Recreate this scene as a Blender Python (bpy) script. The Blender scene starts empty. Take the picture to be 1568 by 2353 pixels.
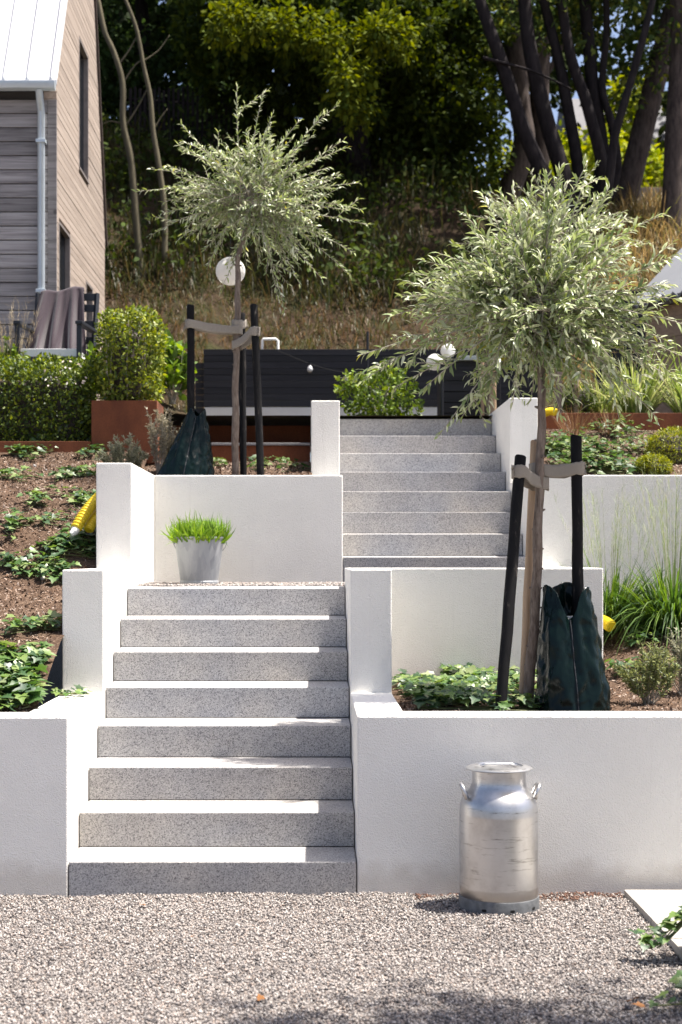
import bpy, bmesh, math, random
import numpy as np
from mathutils import Vector, Matrix, noise as mnoise

random.seed(7)
rng = np.random.default_rng(7)
scene = bpy.context.scene
COL = scene.collection
R = math.radians

# ------------------------------------------------------------------ camera
F = 3424.0                 # focal length in picture units (picture 1568 wide)
U0, V0 = 712.0, 1285.0     # where the level view axis meets the picture
CAMZ = 1.617
cam = bpy.data.objects.new('camera', bpy.data.cameras.new('camera'))
COL.objects.link(cam)
cam.location = (0, 0, CAMZ)
cam.rotation_euler = (R(90), 0, 0)
cam.data.sensor_fit = 'HORIZONTAL'
cam.data.sensor_width = 36
cam.data.lens = 36 * F / 1568
cam.data.shift_x = (784 - U0) / 1568
cam.data.shift_y = (V0 - 1176.5) / 1568
cam.data.clip_start = 0.1
cam.data.clip_end = 600
cam.data.dof.use_dof = True
cam.data.dof.focus_distance = 8.6
cam.data.dof.aperture_fstop = 4.6
scene.camera = cam

# ------------------------------------------------------------------ light
SUN_AZ, SUN_EL = -1.0, 70.0      # azimuth: degrees from +X towards +Y
world = bpy.data.worlds.new('World')
scene.world = world
world.use_nodes = True
wn = world.node_tree
bgn = wn.nodes['Background']
sky = wn.nodes.new('ShaderNodeTexSky')
sky.sky_type = 'NISHITA'
sky.sun_disc = False
sky.sun_elevation = R(SUN_EL)
sky.sun_rotation = R(90 - SUN_AZ)
sky.dust_density = 3.5
sky.air_density = 0.7
sky.ozone_density = 0.6
wn.links.new(sky.outputs[0], bgn.inputs[0])
bgn.inputs[1].default_value = 0.094
sun = bpy.data.objects.new('sun', bpy.data.lights.new('sun', 'SUN'))
COL.objects.link(sun)
sun.data.energy = 4.8
sun.data.angle = R(0.9)
sun.data.color = (1.0, 0.945, 0.87)
sdir = Vector((math.cos(R(SUN_EL)) * math.cos(R(SUN_AZ)), math.cos(R(SUN_EL)) * math.sin(R(SUN_AZ)), math.sin(R(SUN_EL))))
sun.rotation_euler = sdir.to_track_quat('Z', 'Y').to_euler()
sun.location = (6, 4, 12)
vs = scene.view_settings
vs.view_transform = 'Standard'
vs.look = 'None'
vs.gamma = 1
vs.use_curve_mapping = False
vs.exposure = 1.4
scene.cycles.max_bounces = 8
scene.cycles.diffuse_bounces = 4
scene.cycles.use_denoising = True


def W(u, v, D):
    """a point of the garden from its place in the picture and its distance"""
    return Vector(((u - U0) * D / F, D, CAMZ - (v - V0) * D / F))

# ------------------------------------------------------------------ materials
MATS = {}


class NT:
    def __init__(s, name):
        s.m = bpy.data.materials.new(name)
        s.m.use_nodes = True
        s.t = s.m.node_tree
        s.b = s.t.nodes['Principled BSDF']
        s.out = s.t.nodes['Material Output']
        MATS[name] = s.m

    def n(s, typ, **kw):
        nd = s.t.nodes.new('ShaderNode' + typ)
        for k, v in kw.items():
            if k.startswith('i_'):
                nd.inputs[k[2:].replace('_', ' ')].default_value = v
            else:
                setattr(nd, k, v)
        return nd

    def l(s, a, b):
        s.t.links.new(a, b)

    def coord(s, kind='Object'):
        return s.n('TexCoord').outputs[kind]

    def noise(s, scale, detail=4, rough=0.55, vec=None, dist=0.0):
        nd = s.n('TexNoise')
        nd.inputs['Scale'].default_value = scale
        nd.inputs['Detail'].default_value = detail
        nd.inputs['Roughness'].default_value = rough
        nd.inputs['Distortion'].default_value = dist
        s.l(vec if vec is not None else s.coord(), nd.inputs['Vector'])
        return nd.outputs['Fac']

    def ramp(s, fac, stops):
        nd = s.n('ValToRGB')
        e = nd.color_ramp.elements
        while len(e) > 1:
            e.remove(e[0])
        e[0].position = stops[0][0]
        e[0].color = (*stops[0][1], 1)
        for p, c in stops[1:]:
            q = e.new(p)
            q.color = (*c, 1)
        s.l(fac, nd.inputs[0])
        return nd.outputs[0]

    def mix(s, fac, a, b, mode='MIX'):
        nd = s.n('Mix', data_type='RGBA', blend_type=mode)
        for sock, val in ((nd.inputs[0], fac), (nd.inputs[6], a), (nd.inputs[7], b)):
            if hasattr(val, 'is_linked'):
                s.l(val, sock)
            elif isinstance(val, (int, float)):
                sock.default_value = val
            else:
                sock.default_value = (*val, 1)
        return nd.outputs[2]

    def bump(s, h, strength=0.3, dist=0.01):
        nd = s.n('Bump')
        nd.inputs['Strength'].default_value = strength
        nd.inputs['Distance'].default_value = dist
        s.l(h, nd.inputs['Height'])
        s.l(nd.outputs[0], s.b.inputs['Normal'])

    def color(s, c):
        if hasattr(c, 'is_linked'):
            s.l(c, s.b.inputs['Base Color'])
        else:
            s.b.inputs['Base Color'].default_value = (*c, 1)

    def set(s, **kw):
        for k, v in kw.items():
            s.b.inputs[k.replace('_', ' ')].default_value = v


def stretch(m, sx, sy, sz, kind='Object'):
    mp = m.n('Mapping')
    mp.inputs['Scale'].default_value = (sx, sy, sz)
    m.l(m.coord(kind), mp.inputs['Vector'])
    return mp.outputs[0]


def mat_render():
    m = NT('white_render')
    a = m.noise(2.2, 5)
    b = m.noise(9, 4)
    base = m.ramp(a, [(0.3, (0.765, 0.745, 0.70)), (0.7, (0.83, 0.81, 0.765))])
    base = m.mix(m.ramp(b, [(0.45, (0, 0, 0)), (0.75, (0.12, 0.12, 0.12))]), base, (0.66, 0.64, 0.60))
    # grime near the ground: splashed soil has a shape of its own
    sep = m.n('SeparateXYZ'); m.l(m.coord(), sep.inputs[0])
    add = m.n('Math', operation='MULTIPLY_ADD'); m.l(b, add.inputs[0]); add.inputs[1].default_value = -0.16
    m.l(sep.outputs[2], add.inputs[2])
    g = m.ramp(add.outputs[0], [(0.0, (0.5, 0.5, 0.5)), (0.09, (0, 0, 0))])
    base = m.mix(g, base, (0.5, 0.45, 0.39))
    drip = m.noise(1.0, 4, 0.6, stretch(m, 22, 22, 0.7))
    base = m.mix(m.ramp(drip, [(0.60, (0, 0, 0)), (0.78, (0.30, 0.30, 0.30))]), base, (0.60, 0.58, 0.55))
    m.color(base)
    v = m.n('TexVoronoi'); v.inputs['Scale'].default_value = 170; m.l(m.coord(), v.inputs['Vector'])
    mm = m.n('Math', operation='ADD'); m.l(v.outputs['Distance'], mm.inputs[0]); m.l(m.noise(90, 5, 0.7), mm.inputs[1])
    m3 = m.n('Math', operation='ADD'); m.l(mm.outputs[0], m3.inputs[0]); m.l(m.noise(1.0, 4, 0.6, stretch(m, 25, 25, 60), 1.5), m3.inputs[1])
    m.bump(m3.outputs[0], 0.75, 0.005)
    m.set(Roughness=0.92)
    m.b.inputs['Specular IOR Level'].default_value = 0.15


def mat_granite():
    m = NT('granite')
    v = m.n('TexVoronoi'); v.inputs['Scale'].default_value = 240; m.l(m.coord(), v.inputs['Vector'])
    sp = m.n('SeparateColor'); m.l(v.outputs['Color'], sp.inputs[0])
    c = m.ramp(sp.outputs[0], [(0.0, (0.13, 0.13, 0.135)), (0.15, (0.22, 0.22, 0.225)), (0.28, (0.37, 0.365, 0.36)), (0.75, (0.44, 0.435, 0.43)), (0.97, (0.58, 0.57, 0.555))])
    big = m.noise(3.0, 5, 0.6)
    c = m.mix(1.0, c, m.ramp(big, [(0.3, (0.78, 0.79, 0.82)), (0.7, (1.05, 1.03, 1.0))]), 'MULTIPLY')
    oi = m.n('ObjectInfo')
    c = m.mix(1.0, c, m.ramp(oi.outputs['Random'], [(0, (0.80, 0.80, 0.82)), (0.5, (0.98, 0.97, 0.95)), (1, (1.08, 1.08, 1.08))]), 'MULTIPLY')
    warm = m.noise(1.3, 4, 0.6)
    c = m.mix(1.0, c, m.ramp(warm, [(0.35, (0.97, 0.985, 1.02)), (0.65, (1.03, 1.0, 0.965))]), 'MULTIPLY')
    blot = m.noise(14, 5, 0.7)
    c = m.mix(m.ramp(blot, [(0.62, (0, 0, 0)), (0.75, (0.35, 0.35, 0.35))]), c, (0.19, 0.175, 0.165))
    scr = m.noise(1.0, 3, 0.5, stretch(m, 2.0, 4, 30))
    c = m.mix(m.ramp(scr, [(0.66, (0, 0, 0)), (0.8, (0.22, 0.22, 0.22))]), c, (0.5, 0.49, 0.48))
    m.color(c)
    m.bump(m.noise(260, 3), 0.25, 0.002)
    m.set(Roughness=0.75)


def mat_attr(name, rough=0.6, translucent=0.0, spec=0.3, bumpscale=None):
    m = NT(name)
    a = m.n('Attribute'); a.attribute_name = 'Col'
    m.color(a.outputs['Color'])
    m.set(Roughness=rough)
    m.b.inputs['Specular IOR Level'].default_value = spec
    if bumpscale:
        m.bump(m.noise(bumpscale, 3), 0.4, 0.003)
    if translucent:
        tr = m.n('BsdfTranslucent')
        hs = m.n('HueSaturation'); hs.inputs['Saturation'].default_value = 1.15; hs.inputs['Value'].default_value = 1.5
        hs.inputs['Hue'].default_value = 0.485
        m.l(a.outputs['Color'], hs.inputs['Color'])
        m.l(hs.outputs[0], tr.inputs[0])
        mx = m.n('MixShader'); mx.inputs[0].default_value = translucent
        m.l(m.b.outputs[0], mx.inputs[1]); m.l(tr.outputs[0], mx.inputs[2])
        m.l(mx.outputs[0], m.out.inputs[0])


def mat_ivy():
    m = NT('ivy_leaf')
    oi = m.n('ObjectInfo')
    c = m.ramp(oi.outputs['Random'], [(0, (0.020, 0.052, 0.022)), (0.3, (0.038, 0.088, 0.026)), (0.55, (0.075, 0.145, 0.03)), (0.8, (0.14, 0.21, 0.042)), (1, (0.23, 0.27, 0.13))])
    sep = m.n('SeparateXYZ'); m.l(m.coord(), sep.inputs[0])
    at = m.n('Math', operation='ARCTAN2'); m.l(sep.outputs[1], at.inputs[0]); m.l(sep.outputs[0], at.inputs[1])
    ml = m.n('Math', operation='MULTIPLY'); m.l(at.outputs[0], ml.inputs[0]); ml.inputs[1].default_value = 5
    cs = m.n('Math', operation='COSINE'); m.l(ml.outputs[0], cs.inputs[0])
    vein = m.ramp(cs.outputs[0], [(0.90, (0, 0, 0)), (1.0, (0.45, 0.45, 0.45))])
    c = m.mix(vein, c, (0.15, 0.20, 0.10))
    m.color(c)
    m.set(Roughness=0.42)
    tr = m.n('BsdfTranslucent'); m.l(m.mix(1.0, c, (1.5, 1.6, 0.8), 'MULTIPLY'), tr.inputs[0])
    mx = m.n('MixShader'); mx.inputs[0].default_value = 0.25
    m.l(m.b.outputs[0], mx.inputs[1]); m.l(tr.outputs[0], mx.inputs[2]); m.l(mx.outputs[0], m.out.inputs[0])


def mat_simple(name, col, rough=0.6, metal=0.0, var=0.0, vscale=8, bump=0.0, bscale=60, spec=0.4, rnd=0.0):
    m = NT(name)
    c = None
    if var:
        c = m.ramp(m.noise(vscale, 5, 0.6), [(0.3, tuple(x * (1 - var) for x in col)), (0.7, tuple(min(1, x * (1 + var)) for x in col))])
    if rnd:
        oi = m.n('ObjectInfo')
        c = m.mix(1.0, c if c is not None else col, m.ramp(oi.outputs['Random'], [(0, (1 - rnd,) * 3), (1, (1 + rnd,) * 3)]), 'MULTIPLY')
    m.color(c if c is not None else col)
    m.set(Roughness=rough, Metallic=metal)
    m.b.inputs['Specular IOR Level'].default_value = spec
    if bump:
        m.bump(m.noise(bscale, 4), bump, 0.005)
    return m


def mat_wood(name, c0, c1, c2, along, rnd=0.25, knots=True):
    m = NT(name)
    sc = {'X': (1.2, 30, 30), 'Y': (30, 1.2, 30), 'Z': (26, 26, 1.0)}[along]
    oi = m.n('ObjectInfo')
    mp = m.n('Mapping'); mp.inputs['Scale'].default_value = sc
    vm = m.n('VectorMath', operation='ADD'); m.l(m.coord(), vm.inputs[0])
    cv = m.n('CombineXYZ'); mu = m.n('Math', operation='MULTIPLY'); m.l(oi.outputs['Random'], mu.inputs[0]); mu.inputs[1].default_value = 31
    for k in range(3):
        m.l(mu.outputs[0], cv.inputs[k])
    m.l(cv.outputs[0], vm.inputs[1]); m.l(vm.outputs[0], mp.inputs['Vector'])
    g = m.noise(1.0, 6, 0.65, mp.outputs[0], 0.6)
    c = m.ramp(g, [(0.28, c0), (0.5, c1), (0.75, c2)])
    c = m.mix(1.0, c, m.ramp(oi.outputs['Random'], [(0, (1 - rnd,) * 3), (1, (1 + rnd,) * 3)]), 'MULTIPLY')
    if knots:
        v = m.n('TexVoronoi'); v.inputs['Scale'].default_value = 3.4; m.l(vm.outputs[0], v.inputs['Vector'])
        kf = m.ramp(v.outputs['Distance'], [(0.05, (0.75, 0.75, 0.75)), (0.11, (0, 0, 0))])
        c = m.mix(kf, c, tuple(x * 0.45 for x in c0))
    m.color(c)
    m.set(Roughness=0.8)
    m.bump(g, 0.3, 0.004)


def mat_bark(name, c0, c1, scale=(18, 18, 5), b=0.6):
    m = NT(name)
    g = m.noise(1.0, 6, 0.65, stretch(m, *scale), 0.3)
    m.color(m.ramp(g, [(0.3, c0), (0.7, c1)]))
    m.set(Roughness=0.9)
    m.b.inputs['Specular IOR Level'].default_value = 0.15
    m.bump(g, b, 0.01)


def mat_soil():
    m = NT('soil')
    a = m.noise(5, 6, 0.65); b = m.noise(60, 5, 0.7)
    c = m.ramp(a, [(0.3, (0.042, 0.026, 0.018)), (0.55, (0.095, 0.06, 0.041)), (0.75, (0.17, 0.12, 0.085))])
    c = m.mix(m.ramp(b, [(0.5, (0, 0, 0)), (0.72, (0.8, 0.8, 0.8))]), c, (0.30, 0.21, 0.15))
    m.color(c); m.set(Roughness=0.95); m.b.inputs['Specular IOR Level'].default_value = 0.1
    m.bump(m.noise(45, 6, 0.7), 0.9, 0.03)


def mat_gravel():
    m = NT('gravel_ground')
    v = m.n('TexVoronoi'); v.inputs['Scale'].default_value = 85; m.l(m.coord(), v.inputs['Vector'])
    sp = m.n('SeparateColor'); m.l(v.outputs['Color'], sp.inputs[0])
    c = m.ramp(sp.outputs[0], [(0, (0.05, 0.045, 0.045)), (0.3, (0.13, 0.11, 0.10)), (0.65, (0.22, 0.19, 0.17)), (1, (0.33, 0.30, 0.28))])
    m.color(c); m.set(Roughness=0.9)
    m.bump(v.outputs['Distance'], 0.9, 0.01)


def mat_corten():
    m = NT('rusted_steel')
    a = m.noise(3.5, 6, 0.65, stretch(m, 1, 1, 0.5)); b = m.noise(70, 4, 0.7)
    c = m.ramp(a, [(0.25, (0.095, 0.026, 0.010)), (0.5, (0.185, 0.055, 0.019)), (0.75, (0.27, 0.085, 0.032))])
    c = m.mix(1.0, c, m.ramp(b, [(0.3, (0.7, 0.7, 0.7)), (0.7, (1.15, 1.15, 1.15))]), 'MULTIPLY')
    m.color(c); m.set(Roughness=0.85); m.bump(b, 0.3, 0.002)


def mat_alu():
    m = NT('aluminium')
    st = m.noise(1.0, 5, 0.7, stretch(m, 6, 6, 120))
    a = m.noise(5, 6, 0.7)
    c = m.ramp(a, [(0.25, (0.40, 0.385, 0.37)), (0.5, (0.56, 0.55, 0.54)), (0.8, (0.66, 0.655, 0.65))])
    dirt = m.noise(1.0, 6, 0.75, stretch(m, 7, 7, 70))
    c = m.mix(m.ramp(dirt, [(0.57, (0, 0, 0)), (0.68, (0.85, 0.85, 0.85))]), c, (0.16, 0.145, 0.13))
    sep = m.n('SeparateXYZ'); m.l(m.coord(), sep.inputs[0])
    band = m.n('Math', operation='MULTIPLY_ADD'); m.l(m.noise(9, 4), band.inputs[0]); band.inputs[1].default_value = 0.03; m.l(sep.outputs[2], band.inputs[2])
    c = m.mix(m.ramp(band.outputs[0], [(0.118, (0.5,) * 3), (0.124, (0, 0, 0))]), c, (0.30, 0.275, 0.25))
    m.color(c)
    m.l(m.ramp(m.noise(3, 3, 0.5), [(0.3, (0.32,) * 3), (0.7, (0.40,) * 3)]), m.b.inputs['Roughness'])
    m.set(Metallic=0.95)
    m.bump(st, 0.12, 0.002)


def mat_galv():
    m = NT('galvanised_steel')
    v = m.n('TexVoronoi'); v.inputs['Scale'].default_value = 28; m.l(stretch(m, 1, 1, 0.4), v.inputs['Vector'])
    sp = m.n('SeparateColor'); m.l(v.outputs['Color'], sp.inputs[0])
    c = m.ramp(sp.outputs[0], [(0, (0.29, 0.305, 0.325)), (1, (0.37, 0.385, 0.40))])
    c = m.mix(m.ramp(m.noise(4, 6, 0.65, stretch(m, 3, 3, 0.8)), [(0.45, (0, 0, 0)), (0.75, (0.7, 0.7, 0.7))]), c, (0.50, 0.505, 0.51))
    m.color(c); m.set(Roughness=0.5, Metallic=0.3)


def mat_bag():
    m = NT('green_tarpaulin')
    c = m.ramp(m.noise(6, 5, 0.6), [(0.3, (0.0015, 0.0055, 0.0055)), (0.7, (0.0035, 0.010, 0.009))])
    m.color(c); m.set(Roughness=0.22)
    m.b.inputs['Specular IOR Level'].default_value = 0.18
    m.bump(m.noise(7, 2, 0.4, None, 0.6), 0.35, 0.03)


def mat_hessian():
    m = NT('hessian')
    w = m.n('TexWave'); w.inputs['Scale'].default_value = 120; w.inputs['Distortion'].default_value = 1.5; m.l(m.coord(), w.inputs['Vector'])
    m.color(m.ramp(w.outputs['Fac'], [(0.1, (0.19, 0.16, 0.13)), (0.8, (0.40, 0.36, 0.305))]))
    m.set(Roughness=0.95); m.bump(w.outputs['Fac'], 0.6, 0.003)


def mat_stake():
    m = NT('black_stained_wood')
    g = m.noise(1.0, 6, 0.7, stretch(m, 40, 40, 7))
    c = m.ramp(g, [(0.3, (0.004, 0.004, 0.005)), (0.60, (0.009, 0.0085, 0.009)), (0.67, (0.07, 0.06, 0.052)), (0.8, (0.2, 0.175, 0.15))])
    m.color(c); m.set(Roughness=0.75); m.b.inputs['Specular IOR Level'].default_value = 0.15; m.bump(g, 0.5, 0.004)


def mat_paver():
    m = NT('concrete_paver')
    c = m.ramp(m.noise(7, 6, 0.6), [(0.3, (0.34, 0.315, 0.275)), (0.7, (0.43, 0.405, 0.36))])
    c = m.mix(1.0, c, m.ramp(m.noise(160, 3), [(0.35, (0.8,) * 3), (0.65, (1.1,) * 3)]), 'MULTIPLY')
    m.color(c); m.set(Roughness=0.85); m.bump(m.noise(120, 4), 0.3, 0.002)


def mat_bankearth():
    m = NT('hillside_earth')
    a = m.noise(1.4, 6, 0.65); b = m.noise(11, 6, 0.7)
    c = m.ramp(b, [(0.3, (0.024, 0.016, 0.010)), (0.6, (0.06, 0.039, 0.025)), (0.8, (0.12, 0.084, 0.056))])
    c = m.mix(m.ramp(a, [(0.45, (0, 0, 0)), (0.65, (0.75, 0.75, 0.75))]), c, (0.035, 0.045, 0.014))
    m.color(c); m.set(Roughness=0.95); m.b.inputs['Specular IOR Level'].default_value = 0.1
    m.bump(m.noise(9, 6, 0.7), 0.8, 0.08)


def mat_cloth(name, c0, c1):
    m = NT(name)
    w = m.noise(160, 3)
    m.color(m.ramp(w, [(0.3, c0), (0.7, c1)])); m.set(Roughness=0.95)
    m.b.inputs['Sheen Weight'].default_value = 0.3
    m.bump(w, 0.4, 0.003)


def mat_lantern():
    m = NT('paper')
    m.color((0.80, 0.79, 0.77)); m.set(Roughness=0.9)
    tr = m.n('BsdfTranslucent'); tr.inputs[0].default_value = (0.8, 0.79, 0.77, 1)
    mx = m.n('MixShader'); mx.inputs[0].default_value = 0.4
    m.l(m.b.outputs[0], mx.inputs[1]); m.l(tr.outputs[0], mx.inputs[2]); m.l(mx.outputs[0], m.out.inputs[0])


mat_render(); mat_granite(); mat_ivy(); mat_soil(); mat_gravel(); mat_corten(); mat_alu(); mat_galv(); mat_bag()
mat_hessian(); mat_stake(); mat_paver(); mat_bankearth(); mat_lantern()
mat_attr('stones', 0.85, 0, 0.2)
mat_attr('leaf', 0.48, 0.28, 0.35)
mat_attr('silver_leaf', 0.38, 0.2, 0.5)
mat_attr('wood_leaf', 0.75, 0.25, 0.08)
mat_attr('grass_blade', 0.5, 0.35, 0.3)
mat_wood('grey_cladding', (0.10, 0.085, 0.085), (0.26, 0.24, 0.235), (0.40, 0.375, 0.365), 'X', 0.32)
mat_wood('tan_cladding', (0.25, 0.195, 0.155), (0.335, 0.27, 0.222), (0.41, 0.34, 0.285), 'Y', 0.13, False)
mat_simple('frame_grey', (0.20, 0.175, 0.165), 0.7, 0, 0.2, 10)
mat_wood('shed_cladding', (0.22, 0.15, 0.10), (0.30, 0.21, 0.15), (0.36, 0.26, 0.19), 'Y', 0.1, False)
mat_wood('fence_board', (0.009, 0.009, 0.011), (0.016, 0.016, 0.020), (0.028, 0.028, 0.034), 'X', 0.2, False)
mat_wood('peeled_wood', (0.24, 0.155, 0.09), (0.37, 0.255, 0.16), (0.48, 0.35, 0.235), 'Z', 0.1)
mat_bark('pear_bark', (0.085, 0.062, 0.048), (0.26, 0.21, 0.175), (60, 60, 14), 0.6)
mat_bark('twig_bark', (0.26, 0.225, 0.18), (0.46, 0.42, 0.36), (60, 60, 20), 0.2)
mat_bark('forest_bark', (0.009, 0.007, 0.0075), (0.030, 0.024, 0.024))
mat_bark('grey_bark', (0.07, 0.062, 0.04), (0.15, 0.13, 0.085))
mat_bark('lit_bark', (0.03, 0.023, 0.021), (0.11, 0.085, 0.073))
mat_simple('white_metal', (0.60, 0.60, 0.61), 0.45, 0.0, 0.04, 3)
mat_simple('shed_metal', (0.165, 0.172, 0.185), 0.5, 0.1, 0.06, 3)
mat_simple('zinc', (0.50, 0.55, 0.58), 0.4, 0.4, 0.06, 6)
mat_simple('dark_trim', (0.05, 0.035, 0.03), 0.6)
mat_simple('window_glass', (0.008, 0.010, 0.013), 0.25, 0, 0, spec=0.04)
mat_simple('dark_render', (0.05, 0.045, 0.042), 0.9)
mat_simple('black_metal', (0.012, 0.013, 0.017), 0.45)
mat_simple('chair_paint', (0.018, 0.021, 0.028), 0.5)
mat_simple('white_plastic', (0.72, 0.72, 0.71), 0.4)
mat_simple('yellow_plastic', (0.70, 0.52, 0.02), 0.42, 0, 0.1, 20)
mat_simple('terracotta', (0.24, 0.10, 0.05), 0.85, 0, 0.2, 20)
mat_simple('rubber_grey', (0.13, 0.135, 0.14), 0.65, 0.3, 0.35, 25, 0.2)
mat_simple('hole_black', (0.006, 0.006, 0.006), 0.9)
mat_simple('old_wall', (0.22, 0.19, 0.165), 0.9, 0, 0.25, 4, 0.3)
mat_simple('far_roof', (0.10, 0.10, 0.11), 0.7, 0, 0.1, 4)
mat_simple('far_wall', (0.26, 0.22, 0.20), 0.8, 0, 0.1, 4)
mat_simple('stem_green', (0.12, 0.13, 0.05), 0.7, 0, 0.2, 30)
mat_simple('dead_leaf', (0.28, 0.12, 0.035), 0.7, 0, 0.3, 40, rnd=0.3)
mat_cloth('mauve_blanket', (0.026, 0.015, 0.022), (0.046, 0.029, 0.039))
mat_cloth('white_cushion', (0.66, 0.66, 0.66), (0.74, 0.74, 0.74))

# ------------------------------------------------------------------ builders


class MB:
    """collects faces for ONE mesh object"""

    def __init__(s):
        s.v = []
        s.f = []

    def box(s, x0, x1, y0, y1, z0, z1):
        b = len(s.v)
        s.v += [(x0, y0, z0), (x1, y0, z0), (x1, y1, z0), (x0, y1, z0), (x0, y0, z1), (x1, y0, z1), (x1, y1, z1), (x0, y1, z1)]
        s.f += [tuple(b + i for i in q) for q in ((0, 3, 2, 1), (4, 5, 6, 7), (0, 1, 5, 4), (1, 2, 6, 5), (2, 3, 7, 6), (3, 0, 4, 7))]
        return s

    def prism(s, poly, axis, a, b):
        """polygon in the two other axes, extruded along axis from a to b"""
        n = len(poly)
        o = len(s.v)
        for c in (a, b):
            for p, q in poly:
                s.v.append({'X': (c, p, q), 'Y': (p, c, q), 'Z': (p, q, c)}[axis])
        s.f.append(tuple(o + i for i in range(n)))
        s.f.append(tuple(o + n + i for i in reversed(range(n))))
        for i in range(n):
            j = (i + 1) % n
            s.f.append((o + i, o + n + i, o + n + j, o + j))
        return s

    def tube(s, pts, rad, n=8, caps=True):
        pts = [Vector(p) for p in pts]
        if not isinstance(rad, (list, tuple)):
            rad = [rad] * len(pts)
        o = len(s.v)
        t = (pts[1] - pts[0]).normalized()
        up = Vector((0, 0, 1)) if abs(t.z) < 0.9 else Vector((1, 0, 0))
        a = t.cross(up).normalized()
        for i, p in enumerate(pts):
            if i == 0:
                t = pts[1] - pts[0]
            elif i == len(pts) - 1:
                t = pts[-1] - pts[-2]
            else:
                t = pts[i + 1] - pts[i - 1]
            t.normalize()
            a = (a - t * a.dot(t)).normalized()
            b = t.cross(a)
            for k in range(n):
                w = 2 * math.pi * k / n
                q = p + (a * math.cos(w) + b * math.sin(w)) * rad[i]
                s.v.append(tuple(q))
        for i in range(len(pts) - 1):
            for k in range(n):
                k2 = (k + 1) % n
                s.f.append((o + i * n + k, o + i * n + k2, o + (i + 1) * n + k2, o + (i + 1) * n + k))
        if caps:
            s.f.append(tuple(o + k for k in reversed(range(n))))
            e = o + (len(pts) - 1) * n
            s.f.append(tuple(e + k for k in range(n)))
        return s

    def lathe(s, prof, c, n=48, close_top=False, close_bottom=False):
        o = len(s.v)
        for r, z in prof:
            for k in range(n):
                w = 2 * math.pi * k / n
                s.v.append((c[0] + r * math.cos(w), c[1] + r * math.sin(w), c[2] + z))
        for i in range(len(prof) - 1):
            for k in range(n):
                k2 = (k + 1) % n
                s.f.append((o + i * n + k, o + i * n + k2, o + (i + 1) * n + k2, o + (i + 1) * n + k))
        if close_bottom:
            s.f.append(tuple(o + k for k in reversed(range(n))))
        if close_top:
            e = o + (len(prof) - 1) * n
            s.f.append(tuple(e + k for k in range(n)))
        return s

    def grid(s, fn, nu, nv, closed_u=False):
        o = len(s.v)
        cu = nu if closed_u else nu + 1
        for j in range(nv + 1):
            for i in range(cu):
                s.v.append(tuple(fn(i / nu, j / nv)))
        for j in range(nv):
            for i in range(nu):
                i2 = (i + 1) % cu
                s.f.append((o + j * cu + i, o + j * cu + i2, o + (j + 1) * cu + i2, o + (j + 1) * cu + i))
        return s

    def build(s, name, mat, parent=None, bevel=0.0, smooth=False, segs=2):
        me = bpy.data.meshes.new(name)
        me.from_pydata(s.v, [], s.f)
        if bevel:
            bm = bmesh.new(); bm.from_mesh(me)
            bmesh.ops.remove_doubles(bm, verts=bm.verts, dist=1e-5)
            bmesh.ops.recalc_face_normals(bm, faces=bm.faces)
            es = [e for e in bm.edges if len(e.link_faces) == 2 and e.calc_face_angle(0) > 0.5]
            bmesh.ops.bevel(bm, geom=es, offset=bevel, segments=segs, affect='EDGES', profile=0.6)
            bm.to_mesh(me); bm.free()
        me.materials.append(MATS[mat])
        if smooth:
            me.shade_smooth()
            if smooth == 'auto':
                me.set_sharp_from_angle(angle=R(40))
        return link(name, me, parent)


def link(name, me, parent=None):
    o = bpy.data.objects.new(name, me)
    COL.objects.link(o)
    if parent is not None:
        put(o, parent)
    return o


def put(o, parent):
    o.parent = parent
    if parent.type == 'EMPTY':
        o.matrix_parent_inverse = Matrix.Translation(-Vector(parent.location))


def tag(o, label=None, cat=None, group=None, kind=None):
    if label: o['label'] = label
    if cat: o['category'] = cat
    if group: o['group'] = group
    if kind: o['kind'] = kind
    return o


def thing(name, label, cat, loc=(0, 0, 0), group=None):
    o = bpy.data.objects.new(name, None)
    o.empty_display_size = 0.1
    o.location = loc
    COL.objects.link(o)
    return tag(o, label, cat, group)


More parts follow.
